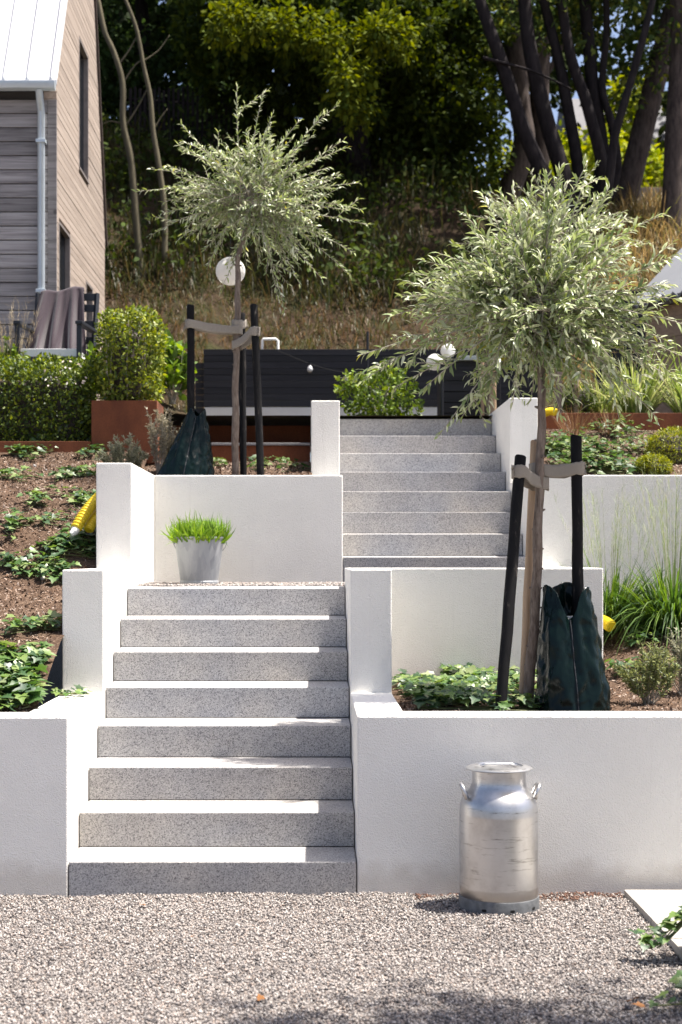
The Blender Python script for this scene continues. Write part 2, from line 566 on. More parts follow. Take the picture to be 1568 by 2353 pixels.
def cells(boxes):
    """one clean solid out of several axis-aligned boxes: only the outer skin"""
    xs = sorted({v for b in boxes for v in b[0:2]}); ys = sorted({v for b in boxes for v in b[2:4]}); zs = sorted({v for b in boxes for v in b[4:6]})
    full = {}
    for i in range(len(xs) - 1):
        for j in range(len(ys) - 1):
            for k in range(len(zs) - 1):
                c = ((xs[i] + xs[i + 1]) / 2, (ys[j] + ys[j + 1]) / 2, (zs[k] + zs[k + 1]) / 2)
                if any(b[0] < c[0] < b[1] and b[2] < c[1] < b[3] and b[4] < c[2] < b[5] for b in boxes):
                    full[(i, j, k)] = 1
    bm = bmesh.new(); vd = {}

    def V(i, j, k):
        if (i, j, k) not in vd:
            vd[(i, j, k)] = bm.verts.new((xs[i], ys[j], zs[k]))
        return vd[(i, j, k)]
    for (i, j, k) in full:
        for d, q in (((-1, 0, 0), ((0, 0, 0), (0, 0, 1), (0, 1, 1), (0, 1, 0))), ((1, 0, 0), ((1, 0, 0), (1, 1, 0), (1, 1, 1), (1, 0, 1))),
                     ((0, -1, 0), ((0, 0, 0), (1, 0, 0), (1, 0, 1), (0, 0, 1))), ((0, 1, 0), ((0, 1, 0), (0, 1, 1), (1, 1, 1), (1, 1, 0))),
                     ((0, 0, -1), ((0, 0, 0), (0, 1, 0), (1, 1, 0), (1, 0, 0))), ((0, 0, 1), ((0, 0, 1), (1, 0, 1), (1, 1, 1), (0, 1, 1)))):
            if (i + d[0], j + d[1], k + d[2]) not in full:
                bm.faces.new([V(i + a, j + b, k + c) for a, b, c in q])
    bmesh.ops.dissolve_limit(bm, angle_limit=0.02, verts=bm.verts, edges=bm.edges)
    return bm


def wall(name, boxes, label, cat='wall', mat='white_render', bevel=0.008, parent=None, group=None):
    bm = cells(boxes)
    es = [e for e in bm.edges if len(e.link_faces) == 2 and e.calc_face_angle_signed(0) > 0.5]
    bmesh.ops.bevel(bm, geom=es, offset=bevel, segments=3, affect='EDGES', profile=0.5)
    me = bpy.data.meshes.new(name)
    bm.to_mesh(me); bm.free()
    me.materials.append(MATS[mat])
    o = link(name, me, parent)
    if label:
        tag(o, label, cat, group)
    return o


def scatter(name, bv, bf, T, Rm, S, col, mat, parent=None, smooth=False):
    """N copies of a small mesh joined into one object; T (N,3), Rm (N,3,3), S (N,) or (N,3), col (N,3)"""
    bv = np.asarray(bv, float); bf = np.asarray(bf, int)
    N = len(T); n = len(bv); k = bf.shape[1]
    S = np.asarray(S, float)
    if S.ndim == 1:
        S = np.repeat(S[:, None], 3, 1)
    loc = bv[None] * S[:, None, :]
    vv = np.einsum('nij,nvj->nvi', Rm, loc) + np.asarray(T)[:, None, :]
    ff = (bf[None] + (np.arange(N) * n)[:, None, None]).reshape(-1)
    me = bpy.data.meshes.new(name)
    me.vertices.add(N * n); me.vertices.foreach_set('co', vv.astype(np.float32).reshape(-1))
    nf = N * len(bf)
    me.loops.add(nf * k); me.loops.foreach_set('vertex_index', ff.astype(np.int32))
    me.polygons.add(nf); me.polygons.foreach_set('loop_start', (np.arange(nf) * k).astype(np.int32))
    try:
        me.polygons.foreach_set('loop_total', np.full(nf, k, np.int32))
    except Exception:
        pass
    me.update(calc_edges=True)
    ca = me.color_attributes.new('Col', 'FLOAT_COLOR', 'POINT')
    c4 = np.ones((N, n, 4), np.float32); c4[:, :, :3] = np.clip(np.asarray(col), 0, 1)[:, None, :]
    ca.data.foreach_set('color', c4.reshape(-1))
    if smooth:
        me.shade_smooth()
    me.materials.append(MATS[mat])
    o = link(name, me, parent)
    o['kind'] = 'stuff'
    return o


def unit(a):
    return a / np.maximum(np.linalg.norm(a, axis=-1, keepdims=True), 1e-9)


def frames(d, nrm):
    """rotation matrices with x along d and z near nrm"""
    x = unit(np.asarray(d, float)); z = np.asarray(nrm, float)
    z = unit(z - (z * x).sum(-1, keepdims=True) * x)
    y = np.cross(z, x)
    return np.stack([x, y, z], -1)


def rand_dir(n):
    return unit(rng.normal(size=(n, 3)))


def rand_rot(n):
    return frames(rand_dir(n), rand_dir(n))


def pick(cols, n, jit=0.15):
    cols = np.asarray(cols, float)
    c = cols[rng.integers(0, len(cols), n)]
    return c * (1 + rng.uniform(-jit, jit, (n, 1)))


def leafmesh(w=0.14, bend=0.1):
    v = [(0, 0, 0), (.35, 0, 0), (.7, 0, -bend * .3), (1, 0, -bend), (.3, w, .05), (.68, w * .8, .02 - bend * .3), (.3, -w, .05), (.68, -w * .8, .02 - bend * .3)]
    f = [(0, 1, 4), (1, 2, 5), (1, 5, 4), (2, 3, 5), (0, 6, 1), (1, 7, 2), (1, 6, 7), (2, 7, 3)]
    return v, f


LEAF_NARROW = leafmesh(0.13, 0.14)
LEAF_PEAR = leafmesh(0.125, 0.26)
LEAF_OVAL = leafmesh(0.27, 0.12)
BLADE = ([(0, -.5, 0), (0, .5, 0), (.4, -.42, .0), (.4, .42, .0), (.75, -.25, -.06), (.75, .25, -.06), (1, 0, -.18)],
         [(0, 2, 1), (1, 2, 3), (2, 4, 3), (3, 4, 5), (4, 6, 5)])
PEBBLE = ([(1, 0, 0), (-1, 0.1, 0), (0.1, 1, 0), (-0.1, -1, 0.1), (0.15, 0.1, 1), (0, -0.1, -1)],
          [(0, 2, 4), (2, 1, 4), (1, 3, 4), (3, 0, 4), (2, 0, 5), (1, 2, 5), (3, 1, 5), (0, 3, 5)])
CHIP = ([(-.5, -.5, 0), (.5, -.35, 0), (.45, .5, 0), (-.4, .4, 0), (0, 0, .5)], [(0, 1, 4), (1, 2, 4), (2, 3, 4), (3, 0, 4)])


def nz(x, y, s=1.0, seed=0.0):
    return mnoise.noise(Vector((x * s + seed, y * s - seed, seed * 1.7)))


def sheet(name, x0, x1, y0, y1, nx, ny, zf, mat, kind='structure', smooth=True):
    b = MB()
    b.grid(lambda a, c: (x0 + (x1 - x0) * a, y0 + (y1 - y0) * c, zf(x0 + (x1 - x0) * a, y0 + (y1 - y0) * c)), nx, ny)
    o = b.build(name, mat, smooth=smooth)
    o['kind'] = kind
    return o


def bez(p0, p1, p2, n):
    return [(1 - t) ** 2 * p0 + 2 * t * (1 - t) * p1 + t * t * p2 for t in np.linspace(0, 1, n)]

# ================================================================== SETTING
XL, XR = -1.168, 0.230        # the faces of the two cheek walls of the lower flight
YF = 7.19                     # front plane of the lower flight and walls


def gz(x, y):
    d = max(0.0, 1 - (YF - y) / 0.5)
    return 0.012 * nz(x, y, 1.3, 3.1) + 0.008 * nz(x, y, 4.0, 1.2) + d * (0.018 * nz(x, 0, 2.6, 5.5) + 0.006)


g = sheet('ground', -90, 90, -30, 120, 6, 6, lambda x, y: -0.05, 'gravel_ground')
sheet('gravel_path', -3.4, 4.2, 3.2, 7.25, 90, 60, lambda x, y: gz(x, y) - 0.004, 'gravel_ground')


def bed_left(x, y):
    t = y - 7.42
    return 0.815 + 0.327 * t + 0.03 * nz(x, y, 1.5, 2.2) + 0.012 * nz(x, y, 7, 4) + 0.06 * math.sin(t * 2.1) * min(1, max(0, t)) - 0.02 * math.exp(-((x + 1.4) / 0.12) ** 2) + 0.09 * math.exp(-((y - 10.3) / 0.5) ** 2)


def bed_right(x, y):
    t = max(0.0, min(1, (y - 8.9) / 2.3))
    side = max(0.0, min(1, (x - 1.7) / 0.5))
    return 0.80 + 0.02 * (y - 7.4) + side * 0.40 * t * (1.6 - 0.6 * t) + 0.015 * nz(x, y, 2, 7.7)


def bed_up_left(x, y):
    return 2.20 + 0.15 * (y - 11.43) + 0.02 * nz(x, y, 3, 1.9)


def bed_up_right(x, y):
    return 2.19 + 0.335 * (y - 11.43) + 0.025 * nz(x, y, 2.4, 8.3)


sheet('planting_bed_left', -6.5, -1.39, 7.40, 12.9, 70, 80, bed_left, 'soil')
sheet('planting_bed_right', 0.45, 6.0, 7.40, 11.22, 70, 60, bed_right, 'soil')
sheet('planting_bed_upper_left', -1.42, 0.02, 11.40, 13.42, 40, 40, bed_up_left, 'soil')
sheet('planting_bed_upper_right', 1.87, 6.0, 11.40, 13.12, 60, 40, bed_up_right, 'soil')


def hill(x, y):
    if y < 13.9:
        base = 2.915
    else:
        base = 2.915
    lev = base + (0.17 if x < -1.3 else 0.0) * max(0, min(1, (y - 13.4) / 0.2))
    t = max(0.0, y - 17.55)
    left = 0.80 * min(t, 6.6) + 0.30 * max(0, t - 6.6)
    right = 0.80 * min(t, 4.9) + 0.11 * max(0, t - 4.9)
    s = max(0.0, min(1, (x - 1.3) / 2.2)); s = s * s * (3 - 2 * s)
    return lev + left * (1 - s) + right * s + (0.16 * nz(x, y, 0.6, 2.5) + 0.07 * nz(x, y, 2.2, 6.1)) * min(1, t)


sheet('hillside', -26, 26, 13.45, 62, 150, 150, hill, 'hillside_earth')
sheet('landing', XL - 0.1, 1.70, 9.70, 11.25, 30, 20, lambda x, y: 1.436 + 0.006 * nz(x, y, 4, 2), 'gravel_ground')


def stones(name, x0, x1, y0, y1, n, zf, s0, s1, keep=None, red=False):
    x = rng.uniform(x0, x1, n); y = rng.uniform(y0, y1, n)
    if keep is not None:
        k = keep(x, y); x, y = x[k], y[k]
    n = len(x)
    z = np.array([zf(a, b) for a, b in zip(x, y)])
    size = rng.uniform(s0, s1, n)
    z = z + rng.uniform(-0.2, 0.6, n) * size
    S = size[:, None] * np.stack([rng.uniform(.7, 1.25, n), rng.uniform(.6, 1.0, n), rng.uniform(.35, .75, n)], -1)
    # mostly lying flat, with a random turn and some tilt
    up = unit(np.stack([rng.normal(0, .35, n), rng.normal(0, .35, n), np.ones(n)], -1))
    d = rand_dir(n)
    cols = pick([(0.35, 0.325, 0.31), (0.44, 0.41, 0.39), (0.27, 0.24, 0.225), (0.50, 0.475, 0.455), (0.16, 0.15, 0.15), (0.28, 0.265, 0.26), (0.075, 0.072, 0.076), (0.36, 0.30, 0.265), (0.43, 0.40, 0.38), (0.12, 0.11, 0.11)], n, 0.2)
    cols = cols * np.array([.90, .87, .84])
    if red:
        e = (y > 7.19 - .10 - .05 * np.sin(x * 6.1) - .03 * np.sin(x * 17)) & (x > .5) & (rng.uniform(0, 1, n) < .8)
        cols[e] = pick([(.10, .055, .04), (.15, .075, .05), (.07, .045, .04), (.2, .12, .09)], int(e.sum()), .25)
    o = scatter(name, *PEBBLE, np.stack([x, y, z], -1), frames(d, up), S, cols, 'stones')
    return o


inside = lambda x, y: (y < YF - 0.004) & ~((x > 1.50) & (y > 5.0))
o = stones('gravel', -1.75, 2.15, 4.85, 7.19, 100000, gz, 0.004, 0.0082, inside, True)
tag(o, 'loose pinkish grey gravel in front of the lower stairs', 'gravel')
o = stones('gravel', XL + .01, 1.64, 9.84, 11.19, 16000, lambda x, y: 1.44 + 0.006 * nz(x, y, 4, 2), 0.005, 0.009)
tag(o, 'pinkish gravel on the landing around the grass bucket', 'gravel')

# ------------------------------------------------------------------ walls
wall('garden_wall', [(-8, XL, YF, YF + .235, -.2, .855), (XL - .235, XL, YF, 11.435, -.2, .855), (XL - .235, XL, 8.44, 11.435, -.2, 1.557), (XL - .235, XL, 9.78, 11.435, -.2, 2.250)],
     'white rendered wall climbing in steps along the left of the lower stairs')
wall('garden_wall', [(XL + .002, .2486, 11.2, 11.433, 1.2, 2.249)], 'white rendered wall behind the metal bucket of grass')
wall('garden_wall', [(XR, 8, YF, YF + .235, -.2, .860), (XR, XR + .236, YF, 9.785, -.2, .860), (XR, XR + .236, 8.44, 9.785, -.2, 1.560), (XR, 1.883, 9.55, 9.785, .3, 1.560), (1.652, 1.883, 9.55, 11.198, .3, 1.560)],
     'white rendered wall behind the milk can, with pier and landing parapet')
wall('garden_wall', [(.011, .2486, 11.435, 13.9, 1.2, 2.247), (.011, .2486, 12.33, 13.9, 1.2, 2.931)], 'white rendered pier left of the upper stairs')
wall('garden_wall', [(1.652, 8, 11.2, 11.435, .5, 2.250), (1.652, 1.886, 11.2, 13.9, .5, 2.250), (1.652, 1.886, 12.3, 13.9, .5, 2.950)],
     'white rendered wall and pier right of the upper stairs, behind tall grasses')

# ------------------------------------------------------------------ stairs


def step_profile(h, t=0.33, slope=0.0088, z0=0.0):
    return [(0, z0), (0, h), (t + .004, h + slope), (t + .012, h - .02), (t + .07, h - .02), (t + .07, z0)]


def flight(label, x0, x1, y0, z1, rise, n, first_low):
    root = thing('stone_stairs', label, 'stairs', ((x0 + x1) / 2, y0, z1 - rise))
    for i in range(n):
        h = rise - 0.0088 - 0.0028
        if i == 0:
            h += first_low
        b = MB()
        b.prism([(p + y0 + .33 * i, q + z1 + rise * i - h) for p, q in step_profile(h)], 'X', x0, x1)
        b.build('step', 'granite', root, bevel=0.005)
    return root


flight('lower flight of eight grey granite steps rising from the gravel', XL + .005, XR - .005, YF + .002, .155, .1823, 8, 0.12)
flight('upper flight of pale granite steps leading to the terrace', .2526, 1.647, 11.202, 1.633, .1795, 8, 0.03)
# backing so that the joints between the blocks stay dark
b = MB()
for i in range(8):
    b.box(XL + .01, XR - .01, YF + .08 + .33 * i, YF + .40 + .33 * i + (.1 if i == 7 else 0), -.1, .155 + .1823 * i - .03)
b.build('stair_foundation', 'dark_render')['kind'] = 'structure'
b = MB()
for i in range(8):
    b.box(.262, 1.637, 11.28 + .33 * i, 11.60 + .33 * i, 1.3, 1.633 + .1795 * i - .03)
b.build('stair_foundation', 'dark_render')['kind'] = 'structure'

# ------------------------------------------------------------------ concrete pavers
root = thing('paving', 'pale concrete paving slabs laid right of the milk can', 'paving', (1.9, 6.5, 0))
rows = [(6.925, 7.13), (6.572, 6.918), (6.219, 6.565), (5.866, 6.212), (5.513, 5.859)]
for y0, y1 in rows:
    for x0, x1 in ((1.505, 2.20), (2.207, 2.90)):
        MB().box(x0, x1, y0, y1, -.01, .036 + random.uniform(-.002, .002)).build('paver', 'concrete_paver', root, bevel=0.004)

# ================================================================== MILK CAN
mc = Vector((0.879, 6.92, 0.0))
root = thing('milk_can', 'old dented aluminium milk can with lid and two handles on the gravel', 'milk can', mc)
body = [(0.178, 0.055), (0.1816, 0.06), (0.1818, .10), (.1822, .18), (0.1825, .26), (.1826, .34), (0.1825, 0.42), (.1832, .434), (.1832, .440), (.1825, .446), (0.181, 0.468), (0.1765, 0.490), (0.167, 0.511), (0.152, 0.532), (0.136, 0.552), (0.127, 0.570), (0.124, 0.590), (0.1235, 0.61), (0.1235, 0.642)]
MB().lathe(body, mc, 72, close_bottom=True).build('body', 'aluminium', root, smooth=True)
sk = MB().lathe([(0.185, -.012), (0.1875, -.012), (0.1865, 0.055), (0.1845, 0.060), (0.180, 0.061)], mc, 72).build('foot_ring', 'rubber_grey', root, smooth='auto')
for a in (-78, -118, -40):
    w = R(a)
    c = mc + Vector((math.cos(w) * .1868, math.sin(w) * .1868, .022))
    tx = Vector((-math.sin(w), math.cos(w), 0))
    h = MB()
    ring = []
    for k in range(12):
        q = 2 * math.pi * k / 12
        ring.append(c + tx * .0115 * math.copysign(abs(math.cos(q)) ** .6, math.cos(q)) + Vector((0, 0, .0065 * math.copysign(abs(math.sin(q)) ** .6, math.sin(q)))) + Vector((math.cos(w), math.sin(w), 0)) * .0008)
    h.v = [tuple(p) for p in ring]; h.f = [tuple(range(12))]
    h.build('drain_hole', 'hole_black', sk)
lid = [(0.118, 0.636), (0.152, 0.643), (0.1545, 0.646), (0.154, 0.649), (0.142, 0.654), (0.118, 0.661), (0.112, 0.661), (0.109, 0.653), (0.05, 0.651), (0.0, 0.651)]
lo = MB().lathe(lid, mc, 72).build('lid', 'aluminium', root, smooth='auto')
lb = MB(); lb.tube([mc + Vector((-.085, .0, .655)), mc + Vector((-.06, 0, .664)), mc + Vector((.06, 0, .664)), mc + Vector((.085, 0, .655))], .0075, 8)
lb.build('lid_handle', 'aluminium', lo, smooth=True)
for sx in (-1, 1):
    hb = MB(); pts = []
    for yy, rr, zz in ((-.042, .156, .515), (-.043, .164, .540), (-.040, .173, .564), (-.028, .178, .573), (0, .180, .575), (.028, .178, .573), (.040, .173, .564), (.043, .164, .540), (.042, .156, .515)):
        pts.append(mc + Vector((sx * rr, yy - .035, zz)))
    hb.tube(pts, [.011, .0095, .0095, .010, .010, .010, .0095, .0095, .011], 8)
    hb.build('handle', 'aluminium', root, smooth=True)

# ================================================================== BUCKET OF GRASS
bc = Vector(((458 - U0) * 10.62 / F, 10.62, 1.438))
root = thing('bucket', 'galvanised metal bucket on the landing gravel', 'bucket', bc)
MB().lathe([(0.0, .0), (0.134, 0.0), (0.139, .004), (0.139, .022), (0.134, .026), (0.1555, .17), (0.175, 0.322), (0.180, 0.326), (0.182, 0.332), (.180, .338), (.175, .338), (.170, .33), (.162, .28), (.0, .28)], bc, 64).build('shell', 'galvanised_steel', root, smooth='auto')
for sx in (-1, 1):
    e = MB(); e.box(bc.x + sx * .176 - .006, bc.x + sx * .176 + .006, bc.y - .018, bc.y + .018, bc.z + .285, bc.z + .33)
    e.build('ear', 'galvanised_steel', root, bevel=.003)
hp = []
for k in range(17):
    w = math.pi * k / 16
    hp.append(bc + Vector((.192 * math.cos(w), .06 + .10 * math.sin(w), .305 - .115 * math.sin(w))))
MB().tube(hp, .003, 6).build('bail_handle', 'galvanised_steel', root, smooth=True)
n = 1700
a = rng.uniform(0, 2 * np.pi, n); r = .16 * np.sqrt(rng.uniform(0, 1, n))
T = np.stack([bc.x + r * np.cos(a), bc.y + r * np.sin(a), np.full(n, bc.z + .285)], -1)
out = np.stack([np.cos(a) * r / .16, np.sin(a) * r / .16, np.zeros(n)], -1)
d = unit(out * rng.uniform(.1, .85, (n, 1)) + np.array([0, 0, 1.0]) + rng.normal(0, .26, (n, 3)))
S = np.stack([rng.uniform(.085, .195, n) * np.where(rng.uniform(0, 1, n) < .08, 1.35, 1), rng.uniform(.010, .017, n), rng.uniform(.2, .42, n)], -1)
go = scatter('grass_tuft', *BLADE, T, frames(d, out + np.array([0, 0, .3]) + rng.normal(0, .3, (n, 3))), S, pick([(.13, .25, .02), (.18, .32, .025), (.085, .17, .018), (.25, .38, .05)], n), 'grass_blade')
del go['kind']
tag(go, 'bright green grass growing in the metal bucket', 'grass')

# ================================================================== CORTEN EDGES, PLANTER, TERRACE EDGE


def slabthing(name, label, cat, mat, x0, x1, y0, y1, z0, z1, bevel=.003):
    o = MB().box(x0, x1, y0, y1, z0, z1).build(name, mat, bevel=bevel)
    return tag(o, label, cat)


slabthing('steel_edging', 'upper rust-brown steel band left of the upper stair pier', 'edging', 'rusted_steel', -1.5, .005, 14.0, 14.03, 2.60, 2.872)
slabthing('steel_edging', 'lower rust-brown steel band rising from soil behind the left tree stakes', 'edging', 'rusted_steel', -1.45, .005, 13.43, 13.46, 2.3, 2.640)
slabthing('step_slab', 'thin pale slab between the two rusty steel bands', 'slab', 'granite', -1.48, .004, 13.41, 13.995, 2.643, 2.666)
slabthing('steel_edging', 'rust-brown steel strip along the foot of the clipped hedge', 'edging', 'rusted_steel', -5.5, -1.895, 12.86, 12.875, 2.35, 2.635)
slabthing('steel_edging', 'rust-brown steel band behind the ball shrubs on the right', 'edging', 'rusted_steel', 1.89, 6.0, 13.12, 13.15, 2.5, 2.905)
slabthing('deck_edge', 'thin black edge at the top of the upper stairs', 'edging', 'black_metal', .2530, 1.648, 13.86, 13.95, 2.80, 2.945)
px0, px1, py0, py1 = -1.891, -1.322, 12.90, 13.47
pl = wall('planter', [(px0, px1, py0, py0 + .02, 2.45, 2.992), (px0, px1, py1 - .02, py1, 2.45, 2.992), (px0, px0 + .02, py0, py1, 2.45, 2.992), (px1 - .02, px1, py0, py1, 2.45, 2.992), (px0, px1, py0, py1, 2.45, 2.93)],
          'square rust-brown steel planter under the clipped round-topped shrub', 'planter', 'rusted_steel', .003)


def shrub_leaves(name, parent, n, inside_fn, bbox, center, leaf, size, cols, mat='leaf', flat=0.7):
    """leaves filling a volume given by inside_fn(p)->bool array"""
    lo, hi = np.array(bbox[0]), np.array(bbox[1])
    P = np.zeros((0, 3))
    while len(P) < n:
        q = rng.uniform(lo, hi, (n * 2, 3)); q = q[inside_fn(q)]; P = np.concatenate([P, q])
    P = P[:n]
    outw = unit(P - np.asarray(center))
    d = unit(outw * .6 + rand_dir(n) * .9 + np.array([0, 0, .25]))
    nrm = unit(outw * flat + rand_dir(n) * .8 + np.array([0, 0, .3]))
    o = scatter(name, *leaf, P, frames(d, nrm), rng.uniform(size * .7, size * 1.25, n), pick(cols, n, .3), mat, parent)
    return o


PRIVET = [(.085, .125, .015), (.12, .165, .02), (.05, .085, .014), (.19, .235, .03), (.035, .06, .014)]


def rbox(x0, x1, y0, y1, z0, z1, rad, thick):
    c = np.array([(x0 + x1) / 2, (y0 + y1) / 2, (z0 + z1) / 2]); h = np.array([x1 - x0, y1 - y0, z1 - z0]) / 2

    def fn(p):
        q = np.abs(p - c) - (h - rad)
        sd = np.linalg.norm(np.maximum(q, 0), axis=1) + np.minimum(q.max(1), 0) - rad
        wob = 0.018 * np.sin(p[:, 0] * 17 + p[:, 2] * 11) + .015 * np.sin(p[:, 1] * 23 - p[:, 2] * 19)
        return (sd + wob < 0.01) & (sd > -thick)
    return fn, (c - h - .03, c + h + .03), c


# clipped shrub in the planter
root = thing('clipped_shrub', 'round-topped clipped green shrub growing in the rusty planter', 'shrub', (-1.60, 13.18, 2.93))
fn, bb, c = rbox(-1.875, -1.30, 12.88, 13.48, 2.95, 3.825, .22, .13)
shrub_leaves('foliage', root, 5200, fn, bb, c, LEAF_OVAL, .040, [(.12, .16, .016), (.19, .23, .025), (.065, .10, .016), (.27, .30, .045)])
b = MB()
for k in range(16):
    x, y = random.uniform(-1.8, -1.38), random.uniform(12.95, 13.4)
    b.tube([(x * .5 - .8, y * .5 + 6.59, 2.92), (x, y, 3.25), (x + random.uniform(-.05, .05), y, 3.7)], [.009, .006, .003], 5)
b.build('stems', 'twig_bark', root)['kind'] = 'stuff'
MB().lathe([(.02, 0), (.15, .1), (.17, .4), (.14, .62), (.02, .72)], (-1.59, 13.18, 2.95), 12).build('dark_core', 'dark_trim', root)  # solid dark core added to stop the view through the leaves
# hedge
root = thing('hedge', 'long clipped dark green hedge below the blanket-draped chair', 'hedge', (-3, 13.2, 2.6))
fn, bb, c = rbox(-3.9, -1.90, 12.95, 13.55, 2.60, 3.385, .08, .17)
shrub_leaves('foliage', root, 22000, fn, bb, (-2.6, 13.4, 2.7), LEAF_OVAL, .036, PRIVET)
MB().box(-3.85, -2.02, 13.15, 13.42, 2.6, 3.2).build('dark_core', 'dark_trim', root, bevel=.05)  # added dark block, keeps the hedge from being seen through
n = 26
P = np.stack([rng.uniform(-2.3, -1.93, n), np.full(n, 12.93), rng.uniform(3.1, 3.36, n)], -1)
fo = scatter('flowers', *LEAF_OVAL, P, rand_rot(n), np.full(n, .03), pick([(.75, .70, .62), (.7, .6, .55)], n), 'leaf', root)

# ================================================================== HOUSE (left)
HX, HY, HZ = -2.55, 15.0, 2.85
ridge = (17.02, 9.80); farE = (18.54, 5.70); nearE = (15.0, 6.35)
root = thing('house', 'timber-clad house with white standing-seam roof at the left edge', 'house', (HX, HY, HZ))
MB().prism([(15.03, HZ), (18.52, HZ), (18.52, 5.68), (17.02, 9.72), (15.03, 6.33)], 'X', -7.5, HX - .13).build('wall', 'dark_render', root)
wins = [(16.46, 17.15, 5.93, 7.40), (15.14, 15.85, 3.2, 5.06), (16.98, 17.5, 3.3, 4.80)]


def span(z):
    lo = 15.0 if z < nearE[1] else 15.0 + (z - nearE[1]) / (ridge[1] - nearE[1]) * (ridge[0] - 15.0)
    hi = farE[0] if z < farE[1] else farE[0] - (z - farE[1]) / (ridge[1] - farE[1]) * (farE[0] - ridge[0])
    return lo, hi


z = HZ
while z < 9.6:
    z1 = z + .067
    a0, b0 = span(z); a1, b1 = span(z1)
    cuts = [(a0, a1, None, None)]
    segs = [(a0, b0, a1, b1)]
    for (wy0, wy1, wz0, wz1) in wins:
        if z1 > wz0 and z < wz1:
            ns = []
            for (p0, q0, p1, q1) in segs:
                if p0 < wy0 < q0:
                    ns += [(p0, wy0, p1, wy0), (wy1, q0, wy1, q1)]
                else:
                    ns.append((p0, q0, p1, q1))
            segs = ns
    for (p0, q0, p1, q1) in segs:
        if q0 - p0 < .03 or q1 - p1 < .01:
            continue
        MB().prism([(p0, z), (q0, z), (q1, z1), (p1, z1)], 'X', HX - .128, HX + random.uniform(-.002, .002)).build('gable_board', 'tan_cladding', root)
    z += .0725
z = HZ
while z < 6.15:
    MB().box(-7.5, HX - .085, HY - .022 + random.uniform(-.002, .002), HY + .028, z, z + .132).build('front_board', 'grey_cladding', root, bevel=.005)
    z += .1415
MB().box(HX - .083, HX + .006, HY - .03, HY - .0005, HZ, 6.24).build('corner_board', 'grey_cladding', root, bevel=.003)
for (wy0, wy1, wz0, wz1) in wins:
    w_ = wall('window', [(HX - .052, HX + .004, wy0 + .002, wy0 + .03, wz0 + .002, wz1 - .002), (HX - .052, HX + .004, wy1 - .03, wy1 - .002, wz0 + .002, wz1 - .002),
                         (HX - .052, HX + .012, wy0 + .002, wy1 - .002, wz0 + .002, wz0 + .03), (HX - .052, HX + .004, wy0 + .002, wy1 - .002, wz1 - .03, wz1 - .002)], None, mat='frame_grey', bevel=.002, parent=root)
    MB().box(HX - .060, HX - .048, wy0 + .031, wy1 - .031, wz0 + .031, wz1 - .031).build('pane', 'window_glass', w_)
# roof
sl = math.atan2(ridge[1] - nearE[1], ridge[0] - nearE[0])
e0 = (14.86, 6.40); e1 = (ridge[0], ridge[1] + .12)
rf = MB().prism([e0, (e0[0], e0[1] - .05), (ridge[0], ridge[1] + .03), e1], 'X', -7.6, HX + .025).build('roof', 'white_metal', root)
nrm = Vector((0, -(e1[1] - e0[1]), e1[0] - e0[0])).normalized()
k = 0
x = HX - .02
while x > -7.5:
    b = MB()
    b.prism([(e0[0] - .005, e0[1]), (e1[0], e1[1]), (e1[0] + nrm.y * .035, e1[1] + nrm.z * .035), (e0[0] + nrm.y * .035, e0[1] + nrm.z * .035)], 'X', x - .009, x + .009)
    b.build('roof_seam', 'white_metal', rf)
    x -= .237
fe0 = (18.62, 5.52)
MB().prism([(ridge[0], ridge[1] + .03), (fe0[0] - .03, fe0[1]), (fe0[0] + .03, fe0[1] + .02), (ridge[0] + .02, ridge[1] + .12)], 'X', -7.6, HX + .025).build('rear_roof', 'dark_trim', root)
b = MB()
prof = [(-.055, .03), (-.055, .0), (-.04, -.035), (0, -.055), (.04, -.035), (.05, .02)]
b.prism([(14.80 + p, 6.325 + q) for p, q in prof], 'X', -7.6, HX + .02)
b.build('gutter', 'zinc', root, smooth='auto')
dpx = (94 - U0) * 14.9 / F
dp = MB().tube([(dpx, 14.80, 6.29), (dpx, 14.84, 6.20), (dpx, 14.92, 6.10), (dpx, 14.92, 2.9)], .037, 14).build('downpipe', 'zinc', root, smooth='auto')
for zz in (5.80, 4.3):
    MB().box(dpx - .048, dpx + .048, 14.87, 14.99, zz - .018, zz + .018).build('bracket', 'zinc', dp, bevel=.004)

# ================================================================== CHAIR WITH BLANKET
ch = Vector(((125 - U0) * 14.0 / F, 14.0, 3.085))
root = thing('garden_chair', 'black garden chair behind the hedge in front of the house', 'chair', ch)


def cb(x0, x1, y0, y1, z0, z1, name, mat='chair_paint', tilt=None):
    MB().box(ch.x + x0, ch.x + x1, ch.y + y0, ch.y + y1, ch.z + z0, ch.z + z1).build(name, mat, root, bevel=.004)


sh = .05
for x in (-.32, .25):
    cb(x, x + .045, -.27, -.225, 0, .70, 'leg')
    MB().tube([(ch.x + x + sh + .02, ch.y + .28, ch.z), (ch.x + x + sh + .02, ch.y + .30, ch.z + .45), (ch.x + x + .085 + .01, ch.y + .40, ch.z + 1.10)], .026, 4).build('back_post', 'chair_paint', root)
    MB().prism([(ch.x + x - .01, ch.y - .29), (ch.x + x + .055, ch.y - .29), (ch.x + x + .115, ch.y + .30), (ch.x + x + .05, ch.y + .30)], 'Z', ch.z + .70, ch.z + .73).build('armrest', 'chair_paint', root, bevel=.004)
cb(-.30, .29, -.27, .28, .36, .40, 'seat_frame')
cb(-.27, .26, -.26, .26, .402, .475, 'cushion', 'white_cushion')
for zz in (.60, .76, .92, 1.03):
    oy = .31 + (zz - .45) * .14
    MB().box(ch.x - .24, ch.x + .33, ch.y + oy, ch.y + oy + .022, ch.z + zz, ch.z + zz + .07).build('back_slat', 'chair_paint', root, bevel=.003)


